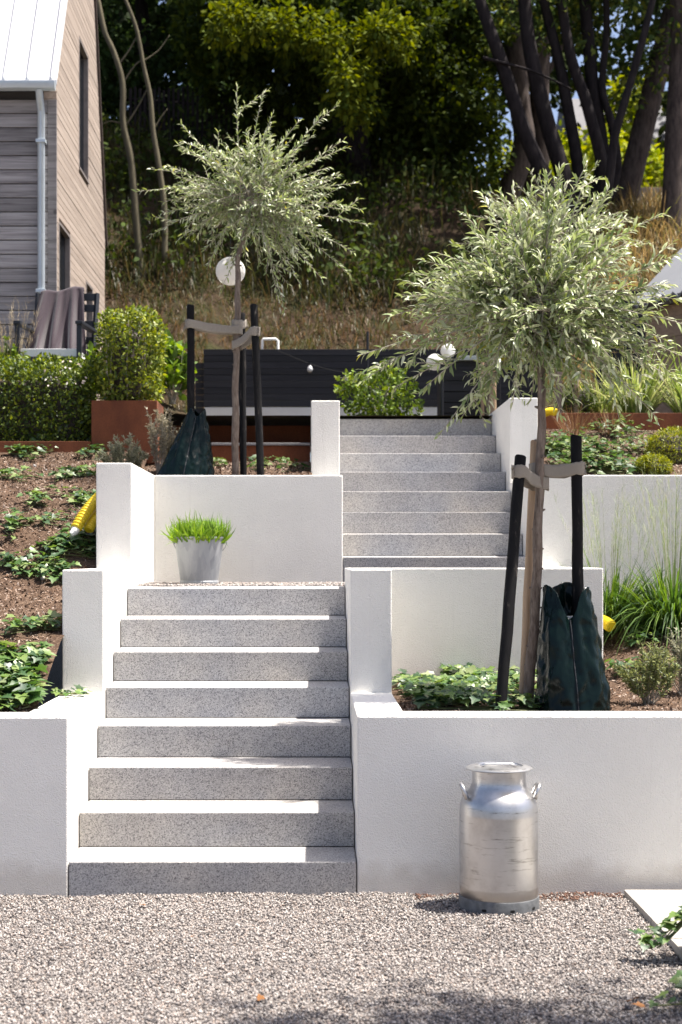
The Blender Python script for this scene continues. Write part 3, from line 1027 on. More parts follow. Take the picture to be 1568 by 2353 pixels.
def towel(u, v):
    # v 0 front hem .. 0.62 over the top rail .. 1 back hem
    wid = .40 + .10 * (1 - min(v, .62) / .62)
    x = -.14 + (u - .5) * wid + .16
    x += -.10 * (1 - min(1, v / .62)) * (1 - u)
    fold = math.sin(u * 21 + 1.6 * math.sin(v * 3)) * .55 + math.sin(u * 37 + 2 - 2 * v) * .3
    if v < .58:
        t = v / .58
        zz = .47 + t * (.64) - .05 * u * (1 - t)
        yy = .14 + .20 * t + (.12 * (1 - t) + .010) * fold
    elif v < .68:
        t = (v - .58) / .10
        w = math.pi * t
        zz = 1.11 + .018 * math.sin(w); yy = .34 + .07 * (1 - math.cos(w)) / 2 + .006 * fold
    else:
        t = (v - .68) / .32
        zz = 1.11 - .4 * t; yy = .415 + .02 * t + .012 * fold * t
    zz += .012 * math.sin(u * 9 + 1) + .05 * (u - .3) * min(1, v / .5)
    return (ch.x + x, ch.y + yy, ch.z + zz)


b = MB(); b.grid(towel, 70, 60)
t_ = b.build('blanket', 'mauve_blanket', smooth=True)
md = t_.modifiers.new('thick', 'SOLIDIFY'); md.thickness = .008
tag(t_, 'mauve blanket hung in folds over the back of the black chair', 'blanket')

# ================================================================== DARK FENCE AND TERRACE FURNITURE
FY = 17.0
fx0 = (468 - U0) * FY / F; fx1 = (1240 - U0) * FY / F
root = thing('slat_fence', 'black horizontal board fence on a low white plinth behind the terrace', 'fence', (fx0, FY, 2.9))
MB().box(fx0 + .01, fx1, FY + .005, FY + .20, 2.85, 3.352).build('plinth', 'white_render', root, bevel=.005)
z = 3.356; zi = 0
while z < 4.0:
    MB().box(fx0, fx1, FY + random.uniform(-.002, .002), FY + .022, z, z + .0705).build('board', 'fence_board', root, bevel=.002)
    z += .0735
MB().box(fx0 + .005, fx1, FY + .0225, FY + .0275, 3.356, 4.0).build('backing', 'black_metal', root)  # black panel added so the board gaps read as shadow lines
for x in np.arange(fx0 + .02, fx1, 1.2):
    MB().box(x, x + .06, FY + .028, FY + .088, 2.9, 4.0).build('post', 'black_metal', root)
for k in range(8):
    MB().box(fx0 - .10, fx0 - .004, FY + .05, FY + .072, 3.28 + k * .0735, 3.349 + k * .0735).build('side_board', 'fence_board', root)
rx0 = (1370 - U0) * 17.4 / F
root = thing('slat_fence', 'taller black board fence standing left of the brown shed', 'fence', (rx0, 17.4, 2.9))
z = 2.95
while z < 4.65:
    MB().box(rx0, rx0 + 1.3, 17.4 + random.uniform(-.003, .003), 17.425, z, z + .115).build('board', 'fence_board', root, bevel=.002)
    z += .121
for x in (rx0 + .05, rx0 + 1.1):
    MB().box(x, x + .07, 17.43, 17.50, 2.9, 4.68).build('post', 'black_metal', root)
# shower / ladder rail
p = [W(602, 800, 17.35), W(603, 783, 17.35), W(606, 779, 17.35), W(634, 779, 17.35), W(639, 783, 17.35), W(640, 830, 17.35)]
p[0].z = 3.0; p[-1].z = 3.0
tag(MB().tube(p, .016, 10).build('pipe_rail', 'white_plastic', smooth=True), 'bent white pipe showing above the black fence', 'pipe')
# string lights
pts = []
A, B = W(640, 806, 16.9), W(930, 818, 16.9)
for k in range(25):
    t = k / 24
    q = A.lerp(B, t); q.z -= .28 * 4 * t * (1 - t) * (.5 + .5 * t); pts.append(q)
root = thing('string_lights', 'black cord with small white bulbs strung in front of the fence', 'string lights', A)
MB().tube(pts, .0035, 5).build('cord', 'hole_black', root)
for k in (6, 13):
    q = pts[k]
    bu = MB().lathe([(.0, -.10), (.022, -.092), (.032, -.07), (.028, -.045), (.014, -.02), (.013, .0), (0, .004)], q, 14).build('bulb', 'white_plastic', root, smooth=True)
    MB().lathe([(.015, -.018), (.016, .012), (0, .014)], q, 10).build('socket', 'black_metal', bu)


def lantern(u, v, D, rpx, label, top_z):
    c = W(u, v, D); r = rpx * D / F
    root = thing('paper_lantern', label, 'lantern', c, 'white paper lanterns')
    prof = []
    for k in range(61):
        w = -math.pi / 2 * .86 + math.pi * .86 * k / 60
        rr = r * (1 - .010 * (k % 4 == 0))
        prof.append((rr * math.cos(w), rr * .95 * math.sin(w)))
    MB().lathe(prof, c, 40).build('shade', 'paper', root, smooth=True)
    zt = prof[-1][1]
    MB().lathe([(prof[-1][0] + .002, zt), (prof[-1][0] + .003, zt + .006), (prof[-1][0] - .004, zt + .006)], c, 24).build('wire_ring', 'black_metal', root)
    MB().tube([c + Vector((0, 0, zt)), Vector((c.x, c.y, top_z))], .0025, 5).build('cord', 'black_metal', root)


lantern(530, 623, 12.12, 34, 'large round white paper lantern hanging behind the left tree trunk', 4.45)
lantern(1000, 832, 15.2, 20, 'small white paper lantern left of the pale wooden stakes', 4.3)
lantern(1030, 806, 15.6, 17, 'small white paper lantern higher up among the right tree leaves', 4.3)
# dark cabinet
cx0 = (1010 - U0) * 15.0 / F
root = thing('outdoor_kitchen', 'dark outdoor cabinet with pale worktop behind the upper stairs', 'cabinet', (cx0, 15, 2.92))
MB().box(cx0 + .02, cx0 + .62, 15.02, 15.5, 2.92, 3.56).build('body', 'fence_board', root, bevel=.004)
MB().box(cx0 + .18, cx0 + .66, 14.98, 15.54, 3.62, 3.665).build('worktop', 'zinc', root, bevel=.004)
MB().box(cx0 + .02, cx0 + .62, 15.06, 15.48, 3.561, 3.618).build('upstand', 'black_metal', root)
for k in range(5):
    MB().box(cx0 + .04, cx0 + .60, 15.005, 15.018, 2.98 + k * .11, 3.08 + k * .11).build('slat', 'fence_board', root)
tag(MB().tube([W(845, 960, 16.0) * 1, W(845, 762, 16.0)], .014, 8).build('garden_torch', 'black_metal'), 'thin black pole rising above the black fence', 'pole')
tag(MB().tube([W(1016, 962, 14.6), W(1016, 850, 14.6)], .018, 8).build('steel_post', 'black_metal'), 'short black post at the top of the upper stairs', 'post')

# small shrub on the terrace
c = W(872, 908, 14.6)
root = thing('round_shrub', 'leafy bright green bush at the top of the upper stairs', 'shrub', (c.x, c.y, 2.92))


def ell(c, r, thick=.55, wob=.12):
    c = np.array(c); r = np.array(r)

    def fn(p):
        q = (p - c) / r
        s = np.linalg.norm(q, axis=1)
        w = wob * np.sin(p[:, 0] * 13 + p[:, 2] * 9 + p[:, 1] * 7) + wob * .7 * np.sin(p[:, 0] * 27 - p[:, 2] * 22)
        return (s + w < 1) & (s > thick)
    return fn, (c - r * 1.25, c + r * 1.25), c


fn, bb, cc = ell((c.x, c.y, c.z - .02), (.39, .36, .29), .45, .15)
shrub_leaves('foliage', root, 1900, fn, bb, cc, LEAF_OVAL, .05, [(.09, .15, .02), (.13, .20, .025), (.18, .25, .035), (.06, .10, .02)])
b = MB(); lv = []
for (u, v) in ((778, 868), (800, 880), (830, 858), (900, 850), (775, 900)):
    e = W(u, v, 14.5); q = bez(np.array(c), np.array(c.lerp(e, .5) + Vector((0, 0, .1))), np.array(e), 8)
    b.tube([Vector(x) for x in q], [.006, .005, .005, .004, .004, .003, .003, .002], 5)
    for x in q[3:]:
        for _ in range(5):
            lv.append(x)
for k in range(8):
    b.tube([(c.x, c.y, 2.9), (c.x + random.uniform(-.2, .2), c.y + random.uniform(-.2, .2), c.z + .1)], [.012, .004], 5)
b.build('stems', 'twig_bark', root)['kind'] = 'stuff'
lv = np.array(lv) + rng.normal(0, .012, (len(lv), 3))
scatter('shoot_leaves', *LEAF_OVAL, lv, rand_rot(len(lv)), np.full(len(lv), .045), pick([(.26, .32, .05), (.2, .28, .04)], len(lv)), 'leaf', root)

# ================================================================== SHED (right)
A = Vector((3.612, 16.0, 0)); e1v = Vector((.43, -.90, 0)).normalized(); nv = Vector((.90, .43, 0)).normalized()
root = thing('shed', 'brown board shed with pale corrugated roof at the right edge', 'shed', (A.x, A.y, 2.9))


def sp(a, r, z):
    return tuple(A + e1v * a + nv * r + Vector((0, 0, z)))


def sbox(a0, a1, r0, r1, z0, z1, name, mat, parent=root):
    b = MB(); b.v = [sp(a0, r0, z0), sp(a1, r0, z0), sp(a1, r1, z0), sp(a0, r1, z0), sp(a0, r0, z1), sp(a1, r0, z1), sp(a1, r1, z1), sp(a0, r1, z1)]
    b.f = [(0, 3, 2, 1), (4, 5, 6, 7), (0, 1, 5, 4), (1, 2, 6, 5), (2, 3, 7, 6), (3, 0, 4, 7)]
    return b.build(name, mat, parent)


sbox(0, 2.2, .03, 2.4, 2.85, 4.40, 'wall', 'dark_render')
z = 2.9
while z < 4.3:
    sbox(.07, 2.2, 0, .028, z, z + .205, 'board', 'shed_cladding'); z += .21
sbox(0, .065, -.006, .029, 2.9, 4.36, 'corner_post', 'shed_cladding')
b = MB(); ns = 60
for i in range(ns + 1):
    a = -.12 + 2.5 * i / ns; zz = .03 * math.sin(i * 2 * math.pi / 4)
    for r, h in ((-.12, 4.36), (1.5, 4.36 + 1.62 * .95)):
        b.v.append(sp(a, r, h + zz)); b.v.append(sp(a, r, h + zz - .03))
for i in range(ns):
    o = i * 4
    b.f += [(o, o + 4, o + 6, o + 2), (o + 1, o + 3, o + 7, o + 5), (o, o + 1, o + 5, o + 4)]
b.f += [(0, 2, 3, 1)]
b.build('roof', 'shed_metal', root)
sbox(-.10, 2.3, -.11, -.06, 4.27, 4.36, 'fascia', 'dark_trim')

# ================================================================== STAKES, TIES, WATERING BAGS


def stake(label, top, bot, r, mat='black_stained_wood', group='tree stakes'):
    top, bot = Vector(top), Vector(bot)
    b = MB(); n = 9
    pts = [bot.lerp(top, k / n) + Vector((random.uniform(-.002, .002), random.uniform(-.002, .002), 0)) for k in range(n + 1)]
    rr = [r * random.uniform(.95, 1.04) for _ in pts]
    pts.append(top + (top - bot).normalized() * r * .25); rr.append(r * .82)
    o = b.tube(pts, rr, 12).build('stake', mat, smooth='auto')
    return tag(o, label, 'stake', group)


def tie(label, c0, r0, c1, r1, h):
    """a woven band passed round a trunk and a stake"""
    c0, c1 = Vector(c0), Vector(c1)
    ax = Vector((c1.x - c0.x, c1.y - c0.y, 0)); L = ax.length; ax.normalize(); ay = Vector((-ax.y, ax.x, 0))
    loop = []
    for k in range(13):
        w = math.pi / 2 + math.pi * k / 12
        loop.append((r0 * math.cos(w), r0 * math.sin(w)))
    for k in range(1, 6):
        loop.append((L * k / 6, -(r0 + (r1 - r0) * k / 6) * (1 - .25 * math.sin(math.pi * k / 6))))
    for k in range(13):
        w = -math.pi / 2 + math.pi * k / 12
        loop.append((L + r1 * math.cos(w), r1 * math.sin(w)))
    for k in range(5, 0, -1):
        loop.append((L * k / 6, (r0 + (r1 - r0) * k / 6) * (1 - .25 * math.sin(math.pi * k / 6))))
    n = len(loop)

    def fn(u, v):
        p, q = loop[int(round(u * n)) % n]
        t = max(0, min(1, p / L))
        wob = .004 * math.sin(u * 40 + v * 3) + .003 * math.sin(u * 90)
        zc = c0.z + (c1.z - c0.z) * t - .012 * math.sin(math.pi * t)
        return c0.to_3d().xyz * 0 + Vector((c0.x, c0.y, 0)) + ax * p + ay * q + Vector((0, 0, zc + (v - .5) * h * (1 + .03 * math.sin(u * 25)) + wob * .6))
    b = MB(); b.grid(fn, n, 5, closed_u=True)
    for k in range(9):       # frayed threads by the stake
        e = Vector((c1.x, c1.y, c1.z)) + ax * r1 + Vector((0, random.uniform(-.01, .01), random.uniform(-.5, .5) * h))
        b.tube([e, e + ax * random.uniform(.005, .02) + Vector((0, 0, -random.uniform(.0, .025)))], .0012, 3)
    o = b.build('tree_tie', 'hessian', smooth=True)
    m = o.modifiers.new('thick', 'SOLIDIFY'); m.thickness = .005; m.offset = 1
    return tag(o, label, 'tree tie', 'woven tree ties')


def bag(label, bot, top, rb, rt, z0, z1, seed, notch, wr=1.0, tagged=False):
    root = thing('watering_bag', label, 'bag', (bot[0], bot[1], z0), 'green watering bags')
    rnd = random.Random(seed)
    ph = [rnd.uniform(0, 6) for _ in range(8)]

    def fn(u, v):
        w = 2 * math.pi * u - math.pi / 2      # u=0 faces the camera
        dw = min(u, 1 - u) * 2 * math.pi
        zt = z1 - notch * math.exp(-(dw / .42) ** 2) + .02 * math.sin(3 * w + ph[0]) - .10 * notch * (1 - math.cos(w + ph[1]))
        e = v
        cx = bot[0] + (top[0] - bot[0]) * e; cy = bot[1] + (top[1] - bot[1]) * e
        k = e ** 1.15
        bulge = math.sin(math.pi * min(1, e * 1.05)) * .04
        rx = (rb[0] + (rt[0] - rb[0]) * k) * (1 + bulge); ry = (rb[1] + (rt[1] - rb[1]) * k) * (1 + bulge)
        if e < .05:
            rx *= .94 + 1.2 * e; ry *= .94 + 1.2 * e
        z = z0 + (zt - z0) * e
        P = Vector((math.cos(w) * 3.0, math.sin(w) * 3.0, z * 7 + seed))
        f = mnoise.noise(P) * .09 + .09 * (.35 - abs(mnoise.noise(P * 1.7 + Vector((3, 1, 2)))))
        f += .02 * (.3 - abs(mnoise.noise(P * 3.6)))
        f += .035 * math.sin(5 * w + ph[2] + 2.5 * e) * (1 - e) + .04 * math.sin(9 * w + ph[3] - 5 * e) * e
        f += .10 * max(0, math.cos(w - .5)) * math.sin(z * 46 + 2.5 * math.sin(3 * w) + ph[4]) * min(1, e * 1.5) * .5
        f -= .05 * math.exp(-(dw / .09) ** 2)
        q = 1 + f * wr
        return (cx + math.cos(w) * rx * q, cy + math.sin(w) * ry * q, z)
    b = MB(); b.grid(fn, 110, 70, closed_u=True)
    o = b.build('cover', 'green_tarpaulin', root, smooth=True)
    m = o.modifiers.new('thick', 'SOLIDIFY'); m.thickness = .004; m.offset = -1
    zp = [Vector(fn(0, v)) + Vector((0, -.003, 0)) for v in np.linspace(.02, .985, 40)]
    MB().tube(zp, .0035, 5).build('zip', 'black_metal', root)
    if tagged:
        q = Vector(fn(0, .985))
        b = MB(); b.box(q.x - .035, q.x + .028, q.y + .035, q.y + .037, q.z - .012, q.z + .020)
        tg = b.build('paper_tag', 'white_plastic', root)
        tg['label'] = 'small white tag inside the mouth of the bag'
    return root


# left tree
SL = 11.7
stake('black stake left of the left tree, its foot in the watering bag', W(438, 702, SL), W(440, 1110, SL), .030)
stake('black stake right behind the left tree trunk', W(556, 722, 12.1), W(560, 1110, 12.1), .028)
stake('black stake right of the left tree, leaning slightly left', W(584, 702, 11.6), W(600, 1110, 11.6), .030)
tc = W(545, 762, 11.78)
tie('woven band from the left stake to the left tree trunk', tc + Vector((0, 0, .01)), .040, W(438, 745, SL), .038, .068)
tie('woven band rising from the left trunk to its right stake', tc + Vector((0, 0, -.11)), .038, W(586, 762, 11.6), .038, .068)
tie('short woven band round the left trunk and the stake behind it', tc + Vector((0, 0, .06)), .040, W(556, 742, 12.1), .036, .06)
b0 = W(424, 1100, 11.62); b1 = W(452, 960, 11.68)
bag('dark green watering bag slumped round the left stake above the wall', b0, b1, (.215, .20), (.062, .06), 2.21, 2.79, 3, .05, 1.3)

# right tree
stake('black stake leaning left of the right tree trunk', W(1197, 1050, 8.0), W(1149, 1660, 7.78), .031)
stake('upright black stake right of the right tree, standing in the watering bag', W(1325, 1003, 8.06), W(1331, 1660, 8.02), .031)
stake('pale peeled wooden stake tied behind the right tree trunk', W(1229, 1015, 8.16), W(1199, 1660, 8.12), .0225, 'peeled_wood')
tie('woven band from the right tree trunk to the left leaning stake', W(1239, 1112, 8.08), .050, W(1194, 1084, 7.99), .038, .068)
tie('woven band from the right tree trunk to the upright right stake', W(1240, 1080, 8.10), .052, W(1326, 1077, 8.06), .038, .070)
b0 = W(1320, 1640, 7.90); b1 = W(1303, 1380, 7.98)
bag('dark green zipped watering bag round the right stake above the front wall', b0, b1, (.190, .16), (.118, .11), .79, 1.475, 5, .13, 1.15, True)

# ================================================================== PEAR TREES


def curve_tube(b, pts, r0, r1, n=5):
    m = len(pts)
    b.tube(pts, [r0 + (r1 - r0) * k / (m - 1) for k in range(m)], n)


def pear(label, trunk, trad, cu, cv, D, tips, nfill, leaf_len, spacing, cols, sub=2, depth=.8, name='pear_tree', body=(200, 150, 0)):
    C = np.array(W(cu, cv, D)); px = D / F
    base = Vector(trunk[0])
    root = thing(name, label, 'tree', base, 'grafted weeping pear trees')
    tb = MB()
    tp = [Vector(p) for p in trunk] + [Vector(C)]
    fine = []
    for i in range(len(tp) - 1):
        for k in range(6):
            fine.append(tp[i].lerp(tp[i + 1], k / 6))
    fine.append(tp[-1])
    rr = []
    for k, p in enumerate(fine):
        t = k / (len(fine) - 1)
        rr.append((trad * (1 - .38 * t)) * (1 + .07 * math.sin(k * 2.1) + random.uniform(-.05, .06)))
        p.x += .004 * math.sin(k * 1.7); p.y += .003 * math.sin(k * 2.3)
    rr[-1] = rr[-2] = trad * .5
    tb.tube(fine, rr, 12)
    for k in range(int(len(fine) * 1.2)):         # buds and pruned spurs
        p = random.choice(fine[2:-4]); w = random.uniform(0, 6.28)
        o = Vector((math.cos(w), math.sin(w), .3))
        tb.tube([p + o * trad * .6, p + o * trad * 1.18], [trad * .3, trad * .14], 6)
    tb.build('trunk', 'pear_bark', root, smooth=True)
    # envelope
    ang = np.array([math.atan2(cv - v, u - cu) for u, v in tips]); rad = np.array([math.hypot(u - cu, v - cv) for u, v in tips]) * px
    o = np.argsort(ang); ang, rad = ang[o], rad[o]
    ea = np.concatenate([ang - 2 * np.pi, ang, ang + 2 * np.pi]); er = np.concatenate([rad, rad, rad])
    tha = np.linspace(-np.pi, np.pi, 90); bq = tha - R(body[2])
    br = px / np.sqrt((np.cos(bq) / body[0]) ** 2 + (np.sin(bq) / body[1]) ** 2)
    thp = br ** 1.5; thp = thp / thp.sum()
    shoots = []
    for (u, v) in tips:
        e = np.array(W(u, v, D + random.uniform(-.12, .12)))
        shoots.append((C + np.array([random.uniform(-.06, .06), random.uniform(-.06, .06), random.uniform(-.05, .05)]), e, 1))
    for k in range(nfill):
        th = float(rng.choice(tha, p=thp)) + random.uniform(-.05, .05); ph = math.asin(random.uniform(-.97, .97))
        r = float(np.interp(th, tha, br)) * random.uniform(.40, 1.0)
        rd = .85 * float(np.mean(br)) * random.uniform(.5, 1.0) * depth
        e = C + np.array([math.cos(ph) * math.cos(th) * r, math.sin(ph) * rd, math.cos(ph) * math.sin(th) * r])
        st = C + (e - C) * random.uniform(.0, .3) + np.array([random.gauss(0, .06), random.gauss(0, .06), random.gauss(0, .05)])
        shoots.append((st, e, 0))
    bb = MB(); P = []; Dv = []; Nn = []; tipf = []
    for (s, e, main) in shoots:
        L = np.linalg.norm(e - s)
        mid = (s + e) / 2 + np.array([random.gauss(0, .05), random.gauss(0, .05), random.uniform(.02, .14)]) * L
        m = max(6, int(L / .05))
        pts = bez(s, mid, e, m)
        curve_tube(bb, [Vector(p) for p in pts], .0055 if main else .0042, .0016, 4)
        segs = [(pts, L)]
        if sub:
            for _ in range(sub if L > .3 else 1):
                t = random.uniform(.25, .8); k = int(t * (m - 1)); p = pts[k]
                dirn = (e - s) / L
                dd = dirn + np.array([random.gauss(0, .5), random.gauss(0, .5), random.gauss(0, .45)]); dd /= np.linalg.norm(dd)
                l2 = L * random.uniform(.18, .42)
                e2 = p + dd * l2; sp2 = bez(p, (p + e2) / 2 + np.array([0, 0, .04 * l2]), e2, max(4, int(l2 / .05)))
                curve_tube(bb, [Vector(q) for q in sp2], .003, .0014, 4)
                segs.append((sp2, l2))
        for (pp, l) in segs:
            pp = np.array(pp); nl = max(4, int(l / spacing))
            t0 = .22 if l == L and main else .12
            ts = np.linspace(t0, 1.0, nl) * (len(pp) - 1)
            i0 = np.minimum(ts.astype(int), len(pp) - 2); fr = (ts - i0)[:, None]
            pos = pp[i0] * (1 - fr) + pp[i0 + 1] * fr; tan = unit(pp[i0 + 1] - pp[i0])
            side = unit(np.cross(tan, rand_dir(nl)))
            tt = np.linspace(0, 1, nl)[:, None]
            dv = unit(tan * rng.uniform(.55, 1.1, (nl, 1)) * (.7 + .5 * tt) + side * .75 + np.array([0, 0, .12]) + rng.normal(0, .12, (nl, 3)))
            P.append(pos); Dv.append(dv); Nn.append(unit(np.array([0, 0, 1.0]) + rng.normal(0, .55, (nl, 3)))); tipf.append(tt[:, 0] * (1 if main else .8))
    bb.build('branches', 'twig_bark', root, smooth=True)['kind'] = 'stuff'
    P, Dv, Nn, tf = np.concatenate(P), np.concatenate(Dv), np.concatenate(Nn), np.concatenate(tipf)
    n = len(P)
    sz = rng.uniform(.65, 1.2, n) * leaf_len * (1 - .25 * tf)
    col = pick(cols, n, .2)
    young = rng.uniform(0, 1, n) < .10 + .30 * (tf > .85)
    col[young] = pick([(.27, .33, .09), (.32, .38, .14)], int(young.sum()), .2)
    dead = rng.uniform(0, 1, n) < .006
    col[dead] = (.42, .40, .06)
    scatter('foliage', *LEAF_PEAR, P, frames(Dv, Nn), sz, col, 'silver_leaf', root)
    return root


SILVER = [(.29, .35, .15), (.40, .45, .25), (.16, .215, .085), (.58, .61, .45), (.24, .305, .12), (.45, .49, .31)]
tipsL = [(545, 197), (605, 216), (626, 262), (690, 275), (745, 256), (415, 286), (412, 335), (345, 388), (314, 440), (345, 542), (405, 555), (470, 575), (800, 338), (825, 420), (832, 482), (848, 517), (812, 580), (806, 632), (740, 640), (655, 718), (690, 655), (640, 690), (505, 668), (478, 612), (720, 310), (445, 350), (570, 300), (520, 330), (780, 400), (380, 430)]
pear('silvery pear tree with a windswept crown behind the upper left wall', [W(541, 1115, 11.78), W(541, 900, 11.78), W(546, 720, 11.78), W(547, 590, 11.78)], .029, 582, 462, 11.78, tipsL, 140, .060, .0165, SILVER, body=(235, 172, -18))
tipsR = [(1350, 372), (1290, 384), (1222, 420), (1180, 430), (1108, 445), (1150, 440), (1260, 410), (1400, 430), (1068, 490), (972, 598), (926, 682), (892, 729), (832, 815), (834, 876), (905, 892), (960, 905), (1008, 1003), (1060, 960), (1100, 930), (1180, 900), (1290, 955), (1270, 900), (1340, 880), (1400, 800), (1530, 492), (1536, 598), (1580, 690), (1590, 830), (1600, 905), (1560, 870), (1610, 760), (1512, 962), (1470, 905), (1545, 790), (1440, 925), (1415, 520), (1380, 450), (1465, 560), (1150, 470), (1040, 560)]
pear('silvery pear tree tied to black stakes above the front right wall', [W(1209, 1665, 8.05), W(1231, 1400, 8.05), W(1240, 1130, 8.05), W(1247, 900, 8.05)], .031, 1232, 705, 8.08, tipsR, 200, .073, .0165, SILVER, body=(315, 245, -6))
tips3 = [(1350, 372), (1290, 382), (1240, 402), (1190, 425), (1110, 440), (1060, 490), (1040, 560), (1030, 640), (1060, 720), (1420, 430), (1470, 500), (1500, 560), (1480, 640), (1430, 720), (1380, 760), (1200, 780), (1300, 780)]
pear('third pear tree, its blurred crown showing above the right tree', [W(1285, 1010, 13.4), W(1285, 800, 13.4), W(1285, 650, 13.4)], .03, 1275, 560, 13.4, tips3, 110, .066, .022, SILVER, 1, body=(220, 170, 0))
tips4 = [(935, 650), (930, 690), (955, 640), (1000, 625), (1060, 600), (940, 720), (1000, 745), (1060, 800), (1130, 560), (1200, 620), (1240, 700), (1200, 780), (1120, 820)]
pear('fourth pear tree mostly hidden behind the right tree crown', [W(1122, 1000, 14.3), W(1122, 860, 14.3), W(1110, 760, 14.3)], .027, 1085, 700, 14.3, tips4, 80, .066, .022, SILVER, 1, body=(150, 110, 0))
stake('thin pale wooden stake left of the upper right pier', W(1109, 830, 14.2), W(1109, 975, 14.2), .018, 'peeled_wood')
stake('thick pale wooden stake beside the upper right pier', W(1133, 800, 14.2), W(1134, 975, 14.2), .032, 'peeled_wood')
stake('pale wooden stake of the third pear tree above the yellow-green bush', W(1326, 860, 13.6), W(1326, 1000, 13.6), .026, 'peeled_wood')

# ================================================================== IVY
IV = []
for jag in (0.0, .05, -.04):
    half = [(-.20, .20), (-.10, .46 + jag), (.16, .33), (.36, .47 - jag), (.50, .20), (.72, .13)]
    pts = [(0, 0)] + half + [(1.0, 0)] + [(x, -y) for x, y in reversed(half)]
    v = [(.26, 0, .0)] + [(x, y, .16 * abs(y) - .14 * x * x + .02 * math.sin(9 * x)) for x, y in pts]
    f = [(0, i, i + 1) for i in range(1, len(pts))] + [(0, len(pts), 1)]
    me = bpy.data.meshes.new('ivy_leaf'); me.from_pydata(v, [], f); me.materials.append(MATS['ivy_leaf']); me.shade_smooth()
    IV.append((me, v, f))
IVCOL = [(.03, .07, .022), (.045, .095, .025), (.07, .125, .03), (.11, .165, .04), (.17, .21, .09)]


def ivy(label, x, y, zf, runners, length, size, heading=None, spread=3.14, each=True, lift=.035, root=None, xmax=9.0, xmin=-9.0):
    if root is None:
        root = thing('ivy_plant', label, 'ivy', (x, y, zf(x, y)), 'ivy plants')
    sb = MB(); Ps = []; Ds = []; Ns = []; Sz = []
    for r in range(runners):
        h = (heading if heading is not None else 0) + random.uniform(-spread, spread)
        px, py = x + random.uniform(-.04, .04), y + random.uniform(-.04, .04)
        n = max(3, int(length * random.uniform(.6, 1.2) / .045)); path = []
        for k in range(n):
            h += random.gauss(0, .28)
            px += .045 * math.cos(h); py += .045 * math.sin(h) * .9
            if not xmin < px < xmax:
                h = math.pi - h; px = min(max(px, xmin), xmax)
            path.append(Vector((px, py, zf(px, py) + .012)))
            for _ in range(1 if k % 3 else 2):
                a = h + random.choice((-1, 1)) * random.uniform(.4, 1.5)
                st = Vector((math.cos(a), math.sin(a), 0)) * random.uniform(.01, .03) + Vector((0, 0, random.uniform(.3, 1.3) * lift))
                Ps.append(path[-1] + st)
                Ds.append((math.cos(a), math.sin(a), random.uniform(-.45, .25)))
                Ns.append((random.gauss(0, .3), random.gauss(-.25, .35), 1))
                Sz.append(size * random.uniform(.55, 1.2))
        if len(path) > 1:
            sb.tube(path, .0035, 4)
    sb.build('stem', 'stem_green', root)
    Rm = frames(np.array(Ds), np.array(Ns))
    if each:
        for p, m, s in zip(Ps, Rm, Sz):
            o = bpy.data.objects.new('leaf', random.choice(IV)[0])
            COL.objects.link(o)
            o.matrix_world = Matrix.Translation(p) @ Matrix(m.tolist()).to_4x4() @ Matrix.Scale(s, 4)
            put(o, root)
    else:
        i = random.randrange(3)
        scatter('foliage', IV[i][1], IV[i][2], np.array(Ps), Rm, np.array(Sz), pick(IVCOL, len(Ps), .3), 'leaf', root)
    return root


L_ = bed_left


def uvbed(u, v, fn, y0, y1):
    """where the line of sight through (u, v) meets a bed"""
    best = None
    for D in np.linspace(y0, y1, 200):
        q = W(u, v, D)
        if q.z <= fn(q.x, q.y):
            return q.x, q.y
    q = W(u, v, y1)
    return q.x, q.y


left_ivy = [
    ('big-leaved ivy filling the inner corner of the front left wall', 140, 1600, 7, .30, .082, 2.6, 1.4),
    ('ivy low against the front left wall top', 70, 1622, 6, .34, .078, 0.1, .5),
    ('large pale-leaved ivy spilling over the front left wall corner', 30, 1575, 10, .42, .078, 0.0, 3.14),
    ('ivy with big leaves nearest the left edge of the front wall', -20, 1520, 7, .40, .075, -.6, 1.2),
    ('ivy growing against the left stepped wall halfway down the bed', 110, 1450, 6, .26, .062, None, 3.14),
    ('small ivy sprig in dark soil beside the lower left pier', 90, 1530, 2, .16, .055, -.4, .8),
    ('ivy trailing sideways across soil left of the lower pier', 60, 1325, 5, .34, .055, 0, .5),
    ('ivy at the left edge level with the lower pier top', 0, 1300, 4, .3, .055, 0, .8),
    ('wide ivy patch below the yellow pipes', 100, 1262, 7, .40, .06, 0, .6),
    ('ivy beneath the yellow pipe against the pier', 200, 1265, 4, .2, .06, 1.6, 1.5),
    ('small bright ivy tuft left of the yellow pipe', 85, 1205, 3, .26, .05, 0, .5),
    ('ivy clump at left edge level with the yellow pipe', 5, 1215, 5, .25, .055, 0, 1.2),
    ('ivy patch above the yellow pipe', 165, 1155, 7, .34, .055, 0, .9),
    ('ivy clump in the upper middle of the left slope', 60, 1150, 4, .26, .055, 0, 1.2),
    ('dark ivy patch in the upper right of the left slope', 130, 1098, 7, .36, .055, 0, .8),
    ('ivy at the foot of the hedge in the far left corner', 20, 1032, 7, .40, .055, 0, .7),
    ('small ivy under the corner of the rusty planter', 215, 1025, 5, .2, .05, None, 3.14),
    ('ivy in light soil at the very left below the hedge', -10, 1100, 4, .3, .05, 0, 1),
]
for (lab, u, v, nr, ln, sz, hd, spd) in left_ivy:
    x, y = uvbed(u, v, bed_left, 7.5, 12.85)
    ivy(lab, min(x, -1.5), y, bed_left, int(nr * 1.6 + 1), ln, sz * 1.12, hd, spd, True, .05, xmax=-1.43)
